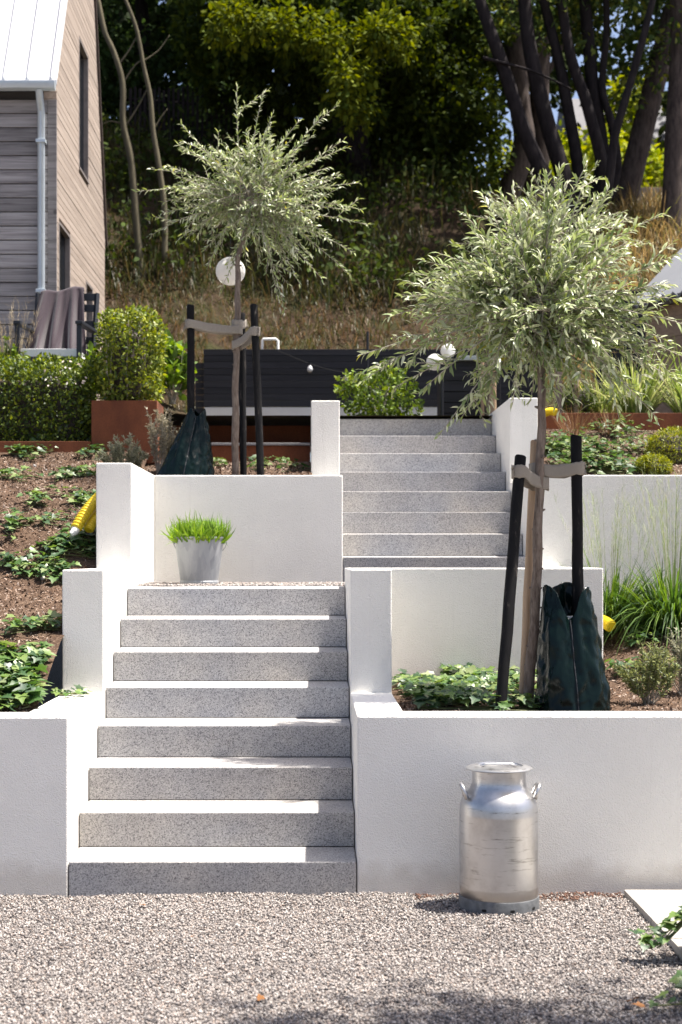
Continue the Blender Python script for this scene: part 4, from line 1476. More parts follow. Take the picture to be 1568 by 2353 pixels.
# a runner over the wall top
wz = lambda x, y: .857
ivy('thin ivy runner creeping across the top of the front left wall', XL - .30, 8.28, wz, 3, .30, .055, -.15, .2, True, .03, xmax=XL - .05)
right_ivy = [
    ('ivy cascade at the wall edge below the landing parapet', 985, 1618, 9, .34, .066, 0, .8),
    ('ivy just left of the leaning black stake foot', 1080, 1612, 8, .30, .066, 2.8, 1.0),
    ('ivy rooted along the front wall left end', 950, 1634, 8, .34, .066, 0.1, .35),
    ('ivy rooted along the front wall before the stakes', 1060, 1634, 8, .34, .066, 0.1, .4),
    ('ivy rooted along the front wall between stake and trunk', 1170, 1634, 5, .24, .06, 0.1, .5),
    ('ivy behind the watering bag and pale stake', 1210, 1580, 7, .30, .06, None, 3.14),
    ('bright ivy at the left corner of the right front bed', 935, 1602, 8, .30, .065, 0, 1.3),
    ('dense ivy carpet in front of the landing parapet', 1010, 1588, 11, .42, .066, 0, 3.14),
    ('taller dark ivy against the parapet foot', 1010, 1563, 7, .32, .06, 0, .6),
    ('ivy between the parapet and the leaning black stake', 1095, 1585, 9, .36, .064, 0, 1.6),
    ('ivy at the feet of the right tree trunk', 1190, 1610, 6, .24, .06, None, 3.14),
    ('ivy along the wall edge under the right watering bag', 1270, 1622, 5, .26, .055, 0, .4),
    ('ivy behind the leaning black stake against the parapet', 1150, 1560, 5, .25, .06, 0, .6),
    ('ivy right of the watering bag beside the lavender', 1412, 1560, 5, .26, .06, 1.0, .8),
    ('ivy on dark mulch below the yellow cap', 1430, 1495, 6, .3, .06, 0, 1.2),
    ('ivy at the foot of the middle tall grass', 1490, 1430, 9, .42, .06, 0, .8),
    ('ivy at the right edge below the tall grass', 1560, 1450, 6, .36, .06, 3.1, .8),
]
for (lab, u, v, nr, ln, sz, hd, spd) in right_ivy:
    x, y = uvbed(u, v, bed_right, 7.5, 11.1)
    ivy(lab, max(x, .56), y, bed_right, int(nr * 1.5), ln, sz, hd, spd, True, .065, xmin=.52)
up_ivy = [
    ('pale ivy mound right of the upper right pier', 1275, 1040, bed_up_right, 14, .40, .055, 0, 3.14),
    ('ivy spilling along the top of the back right wall', 1340, 1082, bed_up_right, 12, .42, .055, 0, .8),
    ('ivy beside bare soil behind the upright stake', 1390, 1050, bed_up_right, 10, .34, .055, None, 3.14),
    ('ivy climbing the rusty band on the right', 1400, 995, bed_up_right, 8, .30, .055, None, 3.14),
    ('ivy between bare soil and the large ball shrub', 1450, 1035, bed_up_right, 5, .24, .05, None, 3.14),
    ('ivy at the foot of the upper right pier front', 1262, 1075, bed_up_right, 7, .26, .055, None, 3.14),
]
for (lab, u, v, fn, nr, ln, sz, hd, spd) in up_ivy:
    x, y = uvbed(u, v, fn, 11.5, 13.0)
    ivy(lab, max(x, 1.98), y, fn, int(nr * 1.7), ln * 1.1, sz, hd, spd, each=False, lift=.085, xmin=1.93)
for (lab, u, v, nr, ln) in (('ivy tuft right of the left watering bag', 505, 1072, 8, .2), ('ivy tuft between trunk and right stake of the left tree', 572, 1082, 4, .14), ('ivy right of the leaning left stakes', 630, 1070, 8, .24), ('small ivy beside the upper left pier', 672, 1084, 3, .12)):
    x, y = uvbed(u, v, bed_up_left, 11.5, 13.3)
    ivy(lab, x, y, bed_up_left, nr, ln, .055, None, 3.14, each=False, lift=.05)

# ================================================================== GRASSES


def blades(name, parent, base, d, L, droop, width, col, seg=7, mat='grass_blade'):
    n = len(base)
    t = np.linspace(0, 1, seg + 1)
    d = unit(d)
    p = base[:, None, :] + d[:, None, :] * (L[:, None] * t[None])[:, :, None]
    p[:, :, 2] -= (droop * L)[:, None] * t[None] ** 2.2
    hd = d.copy(); hd[:, 2] = 0; hd = unit(hd + 1e-6)
    side = np.stack([-hd[:, 1], hd[:, 0], np.zeros(n)], -1)
    tw = rng.uniform(-.8, .8, n)
    side = unit(side + np.array([0, 0, 1.0]) * tw[:, None] * .4)
    w = width[:, None] * np.clip((1 - t[None] ** 2.5), .03, 1) * .5
    a = p + side[:, None, :] * w[:, :, None]; b = p - side[:, None, :] * w[:, :, None]
    v = np.stack([a, b], 2).reshape(n, -1, 3)
    me = bpy.data.meshes.new(name)
    k = (seg + 1) * 2
    f = np.array([(2 * i, 2 * i + 1, 2 * i + 3, 2 * i + 2) for i in range(seg)])
    ff = (f[None] + (np.arange(n) * k)[:, None, None]).reshape(-1)
    nf = n * seg
    me.vertices.add(n * k); me.vertices.foreach_set('co', v.astype(np.float32).reshape(-1))
    me.loops.add(nf * 4); me.loops.foreach_set('vertex_index', ff.astype(np.int32))
    me.polygons.add(nf); me.polygons.foreach_set('loop_start', (np.arange(nf) * 4).astype(np.int32))
    me.update(calc_edges=True)
    ca = me.color_attributes.new('Col', 'FLOAT_COLOR', 'POINT')
    c4 = np.ones((n, k, 4), np.float32); c4[:, :, :3] = np.clip(col, 0, 1)[:, None, :]
    ca.data.foreach_set('color', c4.reshape(-1))
    me.shade_smooth(); me.materials.append(MATS[mat])
    o = link(name, me, parent); o['kind'] = 'stuff'
    return o


def clump(label, c, n, L0, L1, wid, cols, spread=.9, droop=(.25, .8), plumes=0, plumeL=(.9, 1.2), rad=.06, plumecol=((.20, .27, .12), (.28, .30, .16)), cat='grass'):
    root = thing('ornamental_grass', label, cat, c, 'ornamental grasses')
    a = rng.uniform(0, 2 * np.pi, n); r = rad * np.sqrt(rng.uniform(0, 1, n))
    base = np.stack([c[0] + r * np.cos(a), c[1] + r * np.sin(a), np.full(n, c[2] - .01)], -1)
    o = np.stack([np.cos(a), np.sin(a), np.zeros(n)], -1)
    d = o * rng.uniform(.05, spread, (n, 1)) + np.array([0, 0, 1.0]) + rng.normal(0, .1, (n, 3))
    blades('leaves', root, base, d, rng.uniform(L0, L1, n), rng.uniform(*droop, n), rng.uniform(wid * .6, wid * 1.2, n), pick(cols, n, .2))
    if plumes:
        m = plumes
        a = rng.uniform(0, 2 * np.pi, m)
        base = np.stack([c[0] + .03 * np.cos(a), c[1] + .03 * np.sin(a), np.full(m, c[2])], -1)
        o = np.stack([np.cos(a), np.sin(a) * .5, np.zeros(m)], -1)
        d = unit(o * rng.uniform(.02, .36, (m, 1)) + np.array([0, 0, 1.0]))
        L = rng.uniform(*plumeL, m); dr = rng.uniform(.0, .08, m)
        blades('flower_stalks', root, base, d, L, dr, np.full(m, .0042), pick(plumecol, m, .15))
        # fine panicle hairs in the upper part of each stalk
        q = 26
        t = rng.uniform(.5, 1.0, (m, q)); pb = base[:, None] + d[:, None] * (L[:, None] * t)[:, :, None]
        pb[:, :, 2] -= (dr * L)[:, None] * t ** 2.2
        pb = pb.reshape(-1, 3); N = len(pb)
        dd = unit(np.repeat(d, q, 0) + rng.normal(0, .45, (N, 3)))
        blades('panicle', root, pb, dd, rng.uniform(.04, .12, N), rng.uniform(0, .2, N), np.full(N, .0016), pick(plumecol, N, .2), seg=2)
    return root


GREENS = [(.05, .105, .02), (.075, .14, .025), (.11, .18, .03), (.035, .075, .02)]


def onbed(u, D, fn):
    x = (u - U0) * D / F
    return (x, D, fn(x, D))


clump('tall green grass clump with airy stalks right of the upright black stake', onbed(1400, 10.4, bed_right), 620, .40, .92, .014, GREENS, .95, (.2, .95), 34, (.85, 1.15), .09)
clump('tall green grass clump with airy stalks near the right edge', onbed(1548, 10.1, bed_right), 900, .45, .95, .014, GREENS, 1.1, (.25, 1.0), 52, (.9, 1.2), .12)
clump('green grass tuft between the two tall grass clumps', onbed(1455, 10.7, bed_right), 90, .2, .42, .009, GREENS, .9, (.3, .9), 8, (.7, .95), .05)
STRIPE = [(.30, .34, .12), (.40, .42, .20), (.20, .26, .07), (.14, .20, .05)]
clump('tall striped yellow-green grass in front of the brown shed', (2.98, 13.6, 2.9), 240, .5, 1.05, .018, STRIPE, .7, (.15, .8), 0, rad=.12)
clump('striped yellow-green grass at the right edge beyond the shrubs', (3.45, 13.5, 2.9), 220, .5, 1.0, .018, STRIPE, .75, (.15, .8), 0, rad=.12)
clump('yellow-green grass below the right tree crown, beside the dark bush', (2.72, 13.9, 2.9), 160, .4, .8, .014, STRIPE, .7, (.15, .8), 0, rad=.1)
clump('dry reddish grass tuft before the rusty band on the right', (2.30, 12.95, 2.70), 130, .15, .38, .004, [(.20, .12, .06), (.26, .17, .09), (.14, .09, .05)], .8, (.05, .3), 0, rad=.10)
clump('second dry grass tuft before the rusty band on the right', (2.62, 12.95, 2.70), 90, .15, .34, .004, [(.20, .12, .06), (.26, .17, .09), (.14, .09, .05)], .8, (.05, .3), 0, rad=.08)
clump('beige feathery grass before the grey house front', (-2.78, 13.75, 3.08), 60, .5, .9, .006, [(.26, .22, .12), (.33, .28, .16)], .8, (.15, .6), 26, (.7, 1.0), .08, ((.40, .33, .20), (.48, .40, .26)))

# ================================================================== SMALL SHRUBS


def twigbush(label, c, rx, h, n, leaf, size, cols, name='lavender', cat='shrub', twigs=26, spread=.9, mat='leaf'):
    root = thing(name, label, cat, c)
    b = MB(); P = []; Dv = []
    per = n // twigs
    for k in range(twigs):
        a = random.uniform(0, 6.28); rr = math.sqrt(random.uniform(0, 1))
        e = np.array([c[0] + rx * rr * math.cos(a), c[1] + rx * rr * math.sin(a), c[2] + h * (1 - .45 * rr ** 2) * random.uniform(.8, 1.08)])
        s = np.array([c[0] + random.uniform(-.03, .03), c[1] + random.uniform(-.03, .03), c[2]])
        m = (s + e) / 2 + np.array([(e[0] - s[0]) * .22, (e[1] - s[1]) * .22, -.02])
        pts = bez(s, m, e, 8)
        curve_tube(b, [Vector(p) for p in pts], .004, .0015, 4)
        pts = np.array(pts)
        for _ in range(3):
            i = random.randrange(3, 7); sd = unit(pts[7] - pts[i - 1] + np.array([random.gauss(0, .1), random.gauss(0, .1), random.gauss(0, .06)]) * rx * 3)
            q = pts[i] + sd * h * random.uniform(.12, .26)
            b.tube([Vector(pts[i]), Vector(q)], .0014, 3)
            t = rng.uniform(.0, 1.05, per // 5); P.append(pts[i] + (q - pts[i]) * t[:, None]); Dv.append(np.repeat(sd[None], len(t), 0))
        t = rng.uniform(.3, 1.03, per - 3 * (per // 5)); i0 = np.minimum((t * 7).astype(int), 6); fr = (t * 7 - i0)[:, None]
        P.append(pts[i0] * (1 - fr) + pts[i0 + 1] * fr); Dv.append(unit(pts[i0 + 1] - pts[i0]))
    b.build('twigs', 'twig_bark', root)['kind'] = 'stuff'
    P = np.concatenate(P); Dv = np.concatenate(Dv); N = len(P)
    d = unit(Dv * .8 + rand_dir(N) * spread)
    scatter('foliage', *leaf, P, frames(d, rand_dir(N) + np.array([0, 0, .6])), rng.uniform(size * .6, size * 1.25, N), pick(cols, N, .25), mat, root)
    return root


LAV = [(.24, .27, .10), (.17, .20, .085), (.30, .32, .13), (.12, .15, .07)]
GREYL = [(.22, .225, .145), (.28, .28, .19), (.16, .17, .10), (.34, .33, .23)]
twigbush('bushy yellow-green lavender right of the watering bag', onbed(1492, 8.25, bed_right), .165, .33, 3600, LEAF_NARROW, .030, LAV)
twigbush('lavender bush cut by the right edge above the other', onbed(1572, 8.7, bed_right), .17, .42, 3000, LEAF_NARROW, .030, GREYL)
twigbush('low grey-green lavender before the rusty planter', (-1.50, 12.0, bed_left(-1.5, 12.0) - .02), .19, .34, 3400, LEAF_NARROW, .032, GREYL)
twigbush('taller grey-brown lavender beside the left watering bag', (-1.23, 12.25, bed_up_left(-1.23, 12.25) - .02), .16, .56, 3000, LEAF_NARROW, .032, [(.27, .245, .165), (.33, .30, .21), (.20, .18, .12)])
twigbush('leafy green shrub behind the hedge at the left edge', (-2.75, 13.8, 3.08), .26, .55, 1800, LEAF_OVAL, .05, [(.13, .20, .03), (.18, .25, .035), (.09, .14, .025)], 'shrub')
twigbush('broad-leaved bright shrub right of the round-topped shrub', (-1.27, 13.75, 3.05), .16, .62, 420, LEAF_OVAL, .11, [(.13, .22, .03), (.19, .28, .04), (.10, .17, .03)], 'shrub')
twigbush('broad-leaved plant between chair and round-topped shrub', (-2.02, 13.75, 3.05), .14, .48, 260, LEAF_OVAL, .10, [(.15, .24, .03), (.20, .29, .04)], 'shrub')


def ball(label, u, v, D, rpx, sq, cols, n, size, zb):
    c = W(u, v, D); r = rpx * D / F
    root = thing('ball_shrub', label, 'shrub', (c.x, c.y, zb), 'ball shrubs')
    fn, bb, cc = ell(tuple(c), (r, r, r * sq), .72, .035)
    shrub_leaves('foliage', root, n, fn, bb, cc, LEAF_NARROW, size, cols, flat=.2)
    MB().lathe([(.01, -r * sq * .95), (r * .7, -r * sq * .5), (r * .8, 0), (r * .6, r * sq * .5), (.01, r * sq * .8)], c, 14).build('dark_core', 'dark_trim', root)  # added dark filler body, blocks the view through the ball
    return root


BALL = [(.16, .19, .012), (.24, .26, .018), (.10, .13, .012), (.31, .32, .03)]
ball('large yellow-green ball shrub at the right edge above the wall', 1542, 1037, 12.2, 58, .95, BALL, 5200, .026, 2.4)
ball('small yellow-green ball shrub on the back right wall', 1503, 1074, 11.75, 41, .72, BALL, 3200, .026, 2.25)
ball('dark green ball shrub behind the rusty band', 1330, 922, 13.7, 42, 1.0, [(.07, .11, .012), (.11, .16, .018), (.05, .08, .012)], 2600, .03, 2.9)
ball('dim ball shrub right of the dark green ball shrub', 1420, 930, 14.2, 40, 1.0, [(.05, .07, .012), (.07, .10, .015)], 1600, .03, 2.9)

# ================================================================== YELLOW CONDUITS


def conduit(label, pts, r, white_tip=False):
    pts = [Vector(p) for p in pts]
    root = thing('drain_hose', label, 'hose', pts[-1])
    q = [Vector(p) for p in bez(np.array(pts[0]), np.array(pts[1]), np.array(pts[2]), 70)]
    q = [Vector(p) for p in bez(np.array(pts[0]), np.array(pts[1]), np.array(pts[2]), 92)]
    MB().tube(q, [r * (1, 1, .86, .80)[k % 4] for k in range(92)], 16).build('hose', 'yellow_plastic', root)
    if white_tip:
        d = (q[-1] - q[-2]).normalized()
        MB().tube([q[-1], q[-1] + d * .02, q[-1] + d * .045 + Vector((-.012, 0, .0))], [r * .75, r * .7, r * .45], 10).build('taped_end', 'white_plastic', root)
    return root


conduit('yellow ribbed hose with white taped end left of the pier', [W(275, 1112, 10.4), W(212, 1140, 10.15), W(174, 1216, 10.0)], .040, True)
conduit('second yellow ribbed hose half hidden by the pier', [W(275, 1150, 10.42), W(228, 1165, 10.2), W(203, 1218, 10.08)], .037)
conduit('yellow hose end behind the right edge of the landing parapet', [W(1350, 1425, 10.0), W(1380, 1418, 9.95), W(1405, 1440, 9.84)], .042)
conduit('bright yellow hose end right of the upper right pier', [W(1236, 965, 12.98), W(1258, 938, 12.95), W(1278, 948, 12.9)], .035)

# ================================================================== PLANT POT AND DRY LEAVES BY THE PAVING
pc = Vector((1.60, 6.0, .038))
root = thing('plant_pot', 'terracotta pot at the right edge standing on the paving', 'pot', pc)
MB().lathe([(0, 0), (.062, 0), (.085, .12), (.095, .122), (.095, .15), (.082, .15), (.078, .12), (0, .12)], pc, 32).build('pot', 'terracotta', root, smooth='auto')
ivy('ivy hanging out of the terracotta pot at the right edge', pc.x - .02, pc.y, lambda x, y: max(.05, .165 - .9 * max(0, math.hypot(x - pc.x, y - pc.y) - .07)), 7, .26, .06, 3.14, 1.3, True, .04)
ivy('ivy creeping over gravel in the lower right corner', 1.44, 5.36, lambda x, y: gz(x, y) + .01, 7, .24, .055, 2.6, 1.5, True, .05)
for i, (u, v, s, lab) in enumerate(((328, 2090, .035, 'brown dry leaf standing out on open gravel below the lower stairs'), (410, 2050, .03, 'brown dry leaf at the foot of the bottom stair'), (445, 2165, .02, 'tiny yellow-brown leaf in the middle of the left gravel'), (600, 2310, .035, 'brown dry leaf near the bottom edge of the gravel'), (1455, 2312, .06, 'large curled brown leaf beside the lower right ivy'), (1480, 2328, .05, 'second curled brown leaf under the lower right ivy'))):
    D = CAMZ * F / (v - V0); p = W(u, v, D)
    lo_ = bpy.data.objects.new('dry_leaf', IV[i % 3][0].copy()); lo_.data.materials[0] = MATS['dead_leaf']
    COL.objects.link(lo_); lo_.location = (p.x, p.y, .022); lo_.scale = (s,) * 3; lo_.rotation_euler = (random.uniform(-.5, .5), random.uniform(-.5, .5), random.uniform(0, 6))
    tag(lo_, lab, 'leaf', 'dry leaves on the gravel')

# ================================================================== MULCH


def mulch(label, x0, x1, y0, y1, n, fn, s0=.008, s1=.03, ok=None):
    x = rng.uniform(x0, x1, n); y = rng.uniform(y0, y1, n)
    if ok is not None:
        k = ok(x, y); x, y = x[k], y[k]; n = len(x)
    z = np.array([fn(a, b) for a, b in zip(x, y)]) + .004
    size = rng.uniform(s0, s1, n) * rng.uniform(.4, 1, n)
    S = np.stack([size * rng.uniform(.8, 1.8, n), size * rng.uniform(.3, .7, n), size * .45], -1)
    up = np.stack([rng.normal(0, .4, n), rng.normal(-.1, .4, n), np.ones(n)], -1)
    c = pick([(.10, .063, .043), (.17, .115, .082), (.24, .175, .135), (.065, .04, .028), (.28, .22, .18), (.14, .082, .05), (.12, .075, .048)], n, .25)
    o = scatter('mulch', *CHIP, np.stack([x, y, z], -1), frames(rand_dir(n), up), S, c, 'stones')
    tag(o, label, 'mulch')


mulch('brown bark mulch on the left slope', -3.0, -1.41, 7.45, 12.85, 22000, bed_left)
mulch('brown bark mulch in the right bed', .5, 3.4, 7.45, 11.18, 16000, bed_right, ok=lambda x, y: ~((x < 1.9) & (y > 9.5)))
mulch('brown bark mulch behind the upper left wall', -1.4, 0, 11.45, 13.4, 6000, bed_up_left)
mulch('brown bark mulch in the upper right bed', 1.9, 4, 11.45, 13.1, 7000, bed_up_right)
NP = 26
x = rng.uniform(-3, -1.42, NP); y = rng.uniform(7.5, 12.5, NP)
z = np.array([bed_left(a, b) for a, b in zip(x, y)]) + .006
o = scatter('pebbles', *PEBBLE, np.stack([x, y, z], -1), rand_rot(NP), rng.uniform(.010, .022, NP), pick([(.30, .28, .26), (.36, .34, .32)], NP), 'stones')
tag(o, 'pale pebbles scattered in the left bed', 'pebbles')

# ================================================================== HILLSIDE PLANTS


def hillpts(n, u0, u1, y0, y1):
    y = rng.uniform(y0, y1, n); u = rng.uniform(u0, u1, n); x = (u - U0) * y / F
    return np.stack([x, y, np.array([hill(a, b) for a, b in zip(x, y)])], -1)


def meadow(label, n, u0, u1, y0, y1, L0, L1, cols, wid=.012):
    p = hillpts(n, u0, u1, y0, y1)
    m = np.array([nz(a, b, .9, 3.3) for a, b in p[:, :2]]) + rng.normal(0, .25, n) > -.12
    p = p[m]; n = len(p)
    d = rng.normal(0, .35, (n, 3)); d[:, 2] = 1
    o = blades('hill_grass', None, p, d, rng.uniform(L0, L1, n), rng.uniform(.1, .7, n), rng.uniform(wid * .5, wid * 1.3, n), pick(cols, n, .3), seg=4)
    tag(o, label, 'grass')


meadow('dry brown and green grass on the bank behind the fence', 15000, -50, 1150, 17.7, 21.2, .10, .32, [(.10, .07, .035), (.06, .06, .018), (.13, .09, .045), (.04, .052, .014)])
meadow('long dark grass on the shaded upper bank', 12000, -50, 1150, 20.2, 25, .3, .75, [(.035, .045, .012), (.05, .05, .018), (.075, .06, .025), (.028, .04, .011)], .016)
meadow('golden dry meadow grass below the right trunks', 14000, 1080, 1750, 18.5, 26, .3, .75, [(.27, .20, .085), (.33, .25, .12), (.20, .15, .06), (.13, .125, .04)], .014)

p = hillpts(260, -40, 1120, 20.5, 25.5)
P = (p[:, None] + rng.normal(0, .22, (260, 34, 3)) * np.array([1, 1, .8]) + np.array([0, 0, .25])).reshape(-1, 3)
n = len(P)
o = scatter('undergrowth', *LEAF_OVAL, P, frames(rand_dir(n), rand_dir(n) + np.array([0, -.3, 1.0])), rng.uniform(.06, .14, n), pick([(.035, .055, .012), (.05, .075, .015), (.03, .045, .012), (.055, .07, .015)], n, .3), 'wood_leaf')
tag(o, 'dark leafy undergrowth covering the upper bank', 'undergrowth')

# picket fence in the wood
root = thing('picket_fence', 'dark picket fence at the top of the bank left of the wood', 'fence', W(420, 390, 24.3))
for k in range(34):
    q = W(300 + k * 11, 390, 24.3); zb = hill(q.x, q.y) - .1
    MB().box(q.x - .022, q.x + .022, 24.3, 24.32, zb, zb + .95 + random.uniform(-.04, .04)).build('picket', 'forest_bark', root)
for zz in (.25, .7):
    q0, q1 = W(295, 390, 24.33), W(680, 390, 24.33)
    MB().tube([(q0.x, 24.345, hill(q0.x, 24.3) + zz), (q1.x, 24.345, hill(q1.x, 24.3) + zz)], .025, 6).build('rail', 'forest_bark', root)

# ================================================================== TREES OF THE WOOD


def limb(b, uv, D, r0, r1, n=9):
    pts = [np.array(W(u, v, D if len(q) == 0 else q[0])) for (u, v, *q) in uv]
    out = []
    for i in range(len(pts) - 1):
        for k in range(5):
            t = k / 5
            p_1 = pts[max(0, i - 1)]; p2 = pts[min(len(pts) - 1, i + 2)]
            a, c = pts[i], pts[i + 1]
            q = .5 * (2 * a + (c - p_1) * t + (2 * p_1 - 5 * a + 4 * c - p2) * t * t + (3 * a - p_1 - 3 * c + p2) * t ** 3)
            out.append(Vector(q))
    out.append(Vector(pts[-1]))
    curve_tube(b, out, r0, r1, n)
    return out


def crown(root, ells, ncl, per, leaf, size, cols, name='crown', clr=.2):
    P = []; Dv = []; Nn = []
    w = np.array([e[1][0] * e[1][1] * e[1][2] for e in ells]); w = w / w.sum()
    for (c, r), wi in zip(ells, w):
        k = max(3, int(ncl * wi))
        q = rand_dir(k) * (rng.uniform(.25, 1, (k, 1)) ** .45) * np.array(r) + np.array(c)
        q += .25 * rng.normal(size=(k, 3)) * np.array(r) * .4
        dirs = unit(rand_dir(k * per).reshape(k, per, 3) + np.array([0, 0, .1]))
        pos = q[:, None] + dirs * rng.uniform(.2, 1.0, (k, per, 1)) * clr
        P.append(pos.reshape(-1, 3)); Dv.append((dirs + np.array([0, 0, -.35]) + rng.normal(0, .3, dirs.shape)).reshape(-1, 3))
    P = np.concatenate(P); Dv = np.concatenate(Dv); n = len(P)
    Nn = np.array([0, 0, 1.0]) + rng.normal(0, .5, (n, 3))
    return scatter(name, *leaf, P, frames(Dv, Nn), rng.uniform(size * .65, size * 1.2, n), pick(cols, n, .3), 'wood_leaf', root)


def E(u, v, D, ru, rv, rd):
    return (tuple(W(u, v, D)), (ru * D / F, rd, rv * D / F))


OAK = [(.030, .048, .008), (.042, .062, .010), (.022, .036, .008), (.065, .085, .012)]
root = thing('broadleaf_tree', 'big dark oak with lit yellow-green sprays above the left pear tree', 'tree', W(830, 560, 23.5), 'trees of the wood')
b = MB()
limb(b, [(828, 600), (832, 500), (826, 380), (800, 200), (770, 0), (760, -200)], 23.6, .26, .12)
limb(b, [(826, 380), (760, 260), (690, 120), (640, 20)], 23.4, .12, .03, 7)
limb(b, [(815, 300), (880, 190), (930, 90), (960, -40)], 23.8, .12, .04, 7)
limb(b, [(780, 120), (650, 60), (540, 60)], 23.0, .08, .02, 6)
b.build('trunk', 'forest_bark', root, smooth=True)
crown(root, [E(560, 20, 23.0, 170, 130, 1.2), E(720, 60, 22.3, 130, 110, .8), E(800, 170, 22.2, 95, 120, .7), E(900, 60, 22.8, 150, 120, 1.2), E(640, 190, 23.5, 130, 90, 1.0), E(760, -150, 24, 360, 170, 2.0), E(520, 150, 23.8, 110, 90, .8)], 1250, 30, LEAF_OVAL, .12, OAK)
crown(root, [E(545, 55, 21.4, 70, 35, .5), E(690, 65, 21.2, 70, 30, .4), E(770, 95, 21.0, 45, 30, .4), E(800, 190, 21.0, 40, 70, .4), E(885, 85, 21.3, 70, 40, .5), E(830, 260, 21.2, 35, 40, .3)], 150, 30, LEAF_OVAL, .105, [(.10, .125, .012), (.15, .175, .018), (.06, .085, .012)], 'spray')  # extra front leaves, sunlight put into their lighter yellow-green colour
root = thing('broadleaf_tree', 'dark leafy tree between the left oak and the right trunks', 'tree', W(1000, 520, 24.5), 'trees of the wood')
b = MB()
limb(b, [(1000, 560), (1005, 430), (1015, 300), (1030, 120), (1040, -100)], 24.6, .2, .09)
limb(b, [(1010, 330), (950, 260), (900, 240)], 24.3, .07, .02, 6)
b.build('trunk', 'forest_bark', root, smooth=True)
crown(root, [E(1000, 250, 24.0, 140, 130, 1.0), E(1060, 340, 24.2, 110, 100, .8), E(920, 360, 24.3, 110, 100, .8), E(1040, 90, 24.6, 130, 120, 1.2), E(1040, 430, 23.6, 90, 50, .5), E(1000, -120, 25, 260, 140, 1.6)], 900, 30, LEAF_OVAL, .12, OAK)
root = thing('broadleaf_tree', 'dark tree behind the house gable with two pale bare stems before it', 'tree', W(330, 420, 26), 'trees of the wood')
b = MB(); limb(b, [(340, 460), (345, 300), (330, 100), (320, -120)], 26.5, .2, .1); b.build('trunk', 'forest_bark', root, smooth=True)
crown(root, [E(330, 40, 26, 200, 160, 1.5), E(430, 190, 26.4, 150, 110, 1.2), E(250, 180, 26.2, 110, 120, 1.2), E(350, -160, 26, 280, 160, 1.8)], 520, 24, LEAF_OVAL, .14, [(.030, .055, .016), (.04, .07, .02), (.025, .042, .014)])
# bare stems
for lab, main, branches, r in (
        ('pale crooked bare stem nearest the house', [(332, 665), (318, 560), (308, 440), (300, 360), (283, 280), (282, 190), (262, 120), (240, 70), (225, 0), (205, -80)], [[(275, 145), (300, 110), (320, 70)], [(283, 285), (255, 278), (235, 285)], [(283, 190), (310, 150), (330, 135)], [(288, 290), (320, 240), (345, 190)]], .058),
        ('pale thin bare stem right of the crooked one', [(378, 600), (378, 480), (365, 380), (352, 300), (345, 220), (330, 150), (312, 60), (280, -20)], [[(330, 140), (365, 115), (390, 80)], [(352, 300), (370, 270), (385, 250)]], .045)):
    root = thing('bare_tree', lab, 'tree', W(main[0][0], main[0][1], 20.5), 'bare stems on the bank')
    b = MB(); limb(b, main, 20.6, r, r * .55); b.build('trunk', 'grey_bark', root, smooth=True)
    for br in branches:
        b = MB(); limb(b, br, 20.6, r * .28, r * .10, 5); b.build('branch', 'grey_bark', root, smooth=True)
# right hand trunks
root = thing('multi_stem_tree', 'many-stemmed dark tree fanning out above the right pear tree', 'tree', W(1310, 500, 21.5), 'trees of the wood')
stems = [([(1290, 520), (1262, 430), (1205, 300), (1160, 160), (1120, 50), (1085, -60)], .125, 21.3), ([(1310, 520), (1300, 420), (1258, 280), (1220, 120), (1206, 0), (1200, -80)], .135, 21.4), ([(1320, 510), (1330, 400), (1308, 260), (1285, 140), (1250, 0), (1240, -80)], .10, 21.7),
         ([(1340, 510), (1390, 430), (1352, 250), (1312, 130), (1290, 0), (1280, -80)], .10, 21.6), ([(1345, 510), (1385, 380), (1362, 190), (1345, 0), (1340, -80)], .12, 21.9), ([(1350, 520), (1395, 440), (1412, 320), (1440, 220), (1480, 80), (1510, -40)], .075, 21.2), ([(1400, 460), (1420, 380), (1405, 280), (1385, 200), (1395, 60), (1390, -60)], .07, 21.8)]
for uv, r, D in stems:
    b = MB(); limb(b, uv, D, r, r * .62); b.build('stem', 'forest_bark', root, smooth=True)
b = MB(); limb(b, [(1110, 132), (1160, 145), (1230, 165), (1315, 205)], 21.2, .028, .012, 6); b.build('branch', 'forest_bark', root, smooth=True)
crown(root, [E(1240, -60, 21.8, 220, 90, 1.6), E(1440, 60, 22.3, 140, 110, 1.0), E(1480, 190, 22.6, 90, 80, .7), E(1350, 30, 23.0, 160, 90, 1.0), E(1420, -120, 22, 300, 120, 1.8), E(1180, 60, 23.2, 110, 90, .7)], 330, 22, LEAF_OVAL, .11, [(.05, .08, .025), (.07, .105, .03), (.035, .06, .02), (.13, .15, .03)])
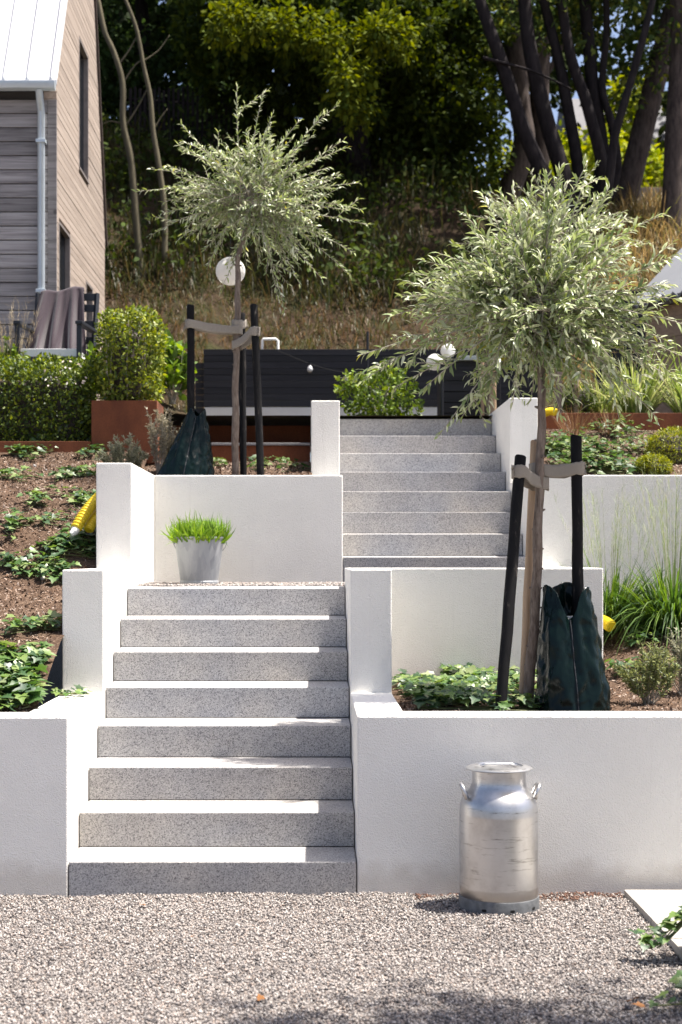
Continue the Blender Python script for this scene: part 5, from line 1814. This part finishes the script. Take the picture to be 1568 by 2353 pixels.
for lab, uv, r, D, mat in (
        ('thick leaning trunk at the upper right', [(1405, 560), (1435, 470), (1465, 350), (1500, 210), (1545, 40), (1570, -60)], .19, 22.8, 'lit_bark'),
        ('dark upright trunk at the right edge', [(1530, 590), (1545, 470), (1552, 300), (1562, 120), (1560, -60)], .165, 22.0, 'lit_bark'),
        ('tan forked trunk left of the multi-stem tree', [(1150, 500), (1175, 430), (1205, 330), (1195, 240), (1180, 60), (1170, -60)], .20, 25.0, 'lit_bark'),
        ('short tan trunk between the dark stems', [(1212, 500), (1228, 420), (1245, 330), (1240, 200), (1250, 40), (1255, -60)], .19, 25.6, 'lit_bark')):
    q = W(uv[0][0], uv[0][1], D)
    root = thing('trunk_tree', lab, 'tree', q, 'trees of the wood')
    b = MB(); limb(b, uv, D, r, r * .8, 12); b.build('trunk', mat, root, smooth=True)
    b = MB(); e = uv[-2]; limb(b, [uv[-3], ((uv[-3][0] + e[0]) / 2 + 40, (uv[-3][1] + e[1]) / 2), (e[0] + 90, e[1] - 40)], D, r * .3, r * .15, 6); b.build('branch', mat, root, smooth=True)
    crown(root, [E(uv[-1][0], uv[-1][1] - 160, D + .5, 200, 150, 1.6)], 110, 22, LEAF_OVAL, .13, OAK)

# plateau beyond the right trunks: lit bushes, an old wall, a far house
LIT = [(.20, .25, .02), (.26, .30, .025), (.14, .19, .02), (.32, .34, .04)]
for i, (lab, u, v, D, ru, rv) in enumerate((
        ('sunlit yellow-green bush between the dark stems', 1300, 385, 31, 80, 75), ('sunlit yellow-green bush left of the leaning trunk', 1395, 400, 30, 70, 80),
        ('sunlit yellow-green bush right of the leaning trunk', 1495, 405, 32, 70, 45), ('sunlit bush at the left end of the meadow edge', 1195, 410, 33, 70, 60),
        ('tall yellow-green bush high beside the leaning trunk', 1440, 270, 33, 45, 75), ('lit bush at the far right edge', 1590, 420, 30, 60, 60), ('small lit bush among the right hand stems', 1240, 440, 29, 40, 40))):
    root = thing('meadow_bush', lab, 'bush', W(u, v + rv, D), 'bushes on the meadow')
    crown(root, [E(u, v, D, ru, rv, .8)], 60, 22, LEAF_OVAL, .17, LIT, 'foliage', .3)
q0, q1 = W(1400, 440, 28), W(1700, 430, 28)
root = thing('meadow_wall', 'grey weathered wall beyond the meadow at the right', 'wall', (q0.x, 28, 7.3))
for k in range(5):
    MB().box(q0.x, q1.x, 28 + random.uniform(-.01, .01), 28.14, 7.62 + k * .20, 7.81 + k * .20).build('plank', 'old_wall', root, bevel=.006)
c = W(1445, 330, 40)
root = thing('far_house', 'distant pale house glimpsed between the right trunks', 'house', (c.x, 40, 8.5))
MB().box(c.x - 1.3, c.x + 2.2, 40, 44, 8.0, 12.6).build('wall', 'far_wall', root)
MB().prism([(39.6, 12.55), (44.4, 12.55), (42, 14.6)], 'X', c.x - 1.5, c.x + 2.4).build('roof', 'far_roof', root)
for k in range(7):
    MB().box(c.x - 1.3, c.x + 2.2, 39.97, 39.995, 10.6 + k * .27, 10.8 + k * .27).build('board', 'old_wall', root)
for xx in (-.8, .9):
    MB().box(c.x + xx, c.x + xx + .7, 39.95, 39.99, 9.2, 10.3).build('window', 'window_glass', root)

# the wood behind: one mass of leaves and stems
ncl = 4200
q = np.stack([rng.uniform(-14, 3.2, ncl), rng.uniform(29, 37, ncl), rng.uniform(6, 24, ncl)], -1)
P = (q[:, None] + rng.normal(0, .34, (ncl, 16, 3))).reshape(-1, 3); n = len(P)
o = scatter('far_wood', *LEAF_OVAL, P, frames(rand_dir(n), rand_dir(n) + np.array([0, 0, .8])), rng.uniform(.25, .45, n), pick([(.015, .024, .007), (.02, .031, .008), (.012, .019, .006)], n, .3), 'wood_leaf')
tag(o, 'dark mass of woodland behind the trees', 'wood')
ncl = 640
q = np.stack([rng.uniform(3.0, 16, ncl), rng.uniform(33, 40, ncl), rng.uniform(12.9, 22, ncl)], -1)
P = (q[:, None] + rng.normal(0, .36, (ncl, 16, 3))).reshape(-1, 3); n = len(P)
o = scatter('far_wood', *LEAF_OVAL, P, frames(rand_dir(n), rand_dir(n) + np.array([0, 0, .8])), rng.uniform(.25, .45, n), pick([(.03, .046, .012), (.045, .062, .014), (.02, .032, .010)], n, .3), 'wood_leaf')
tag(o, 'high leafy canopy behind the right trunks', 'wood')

# unseen tree right of the frame, added to shade the near gravel
root = thing('unseen_shade_tree', 'unseen leafy tree added beyond the right edge to shade the near gravel', 'tree', (3.3, 4.6, 0))
b = MB()
b.tube([(3.3, 4.6, -.05), (3.25, 4.6, 1.6), (3.1, 4.65, 3.2), (2.9, 4.6, 4.6)], [.09, .075, .06, .03], 10)
for e in ((2.0, 4.8, 4.9), (4.3, 4.7, 5.2), (1.6, 4.2, 5.4), (3.2, 4.0, 5.6), (3.6, 5.2, 5.2), (4.9, 4.4, 5.6)):
    b.tube([(3.2, 4.6, 2.8), ((3.1 + e[0]) / 2, (4.6 + e[1]) / 2, e[2] - .9), e], [.035, .025, .01], 6)
b.build('trunk', 'grey_bark', root, smooth=True)
crown(root, [((2.2, 4.6, 5.0), (.9, .8, .7)), ((3.3, 4.65, 5.3), (1.1, .85, .8)), ((4.4, 4.6, 5.4), (1.1, .8, .8)), ((1.5, 4.4, 5.6), (.8, .7, .6))], 430, 22, LEAF_OVAL, .10, [(.06, .10, .02), (.09, .13, .025)], 'crown', .18)
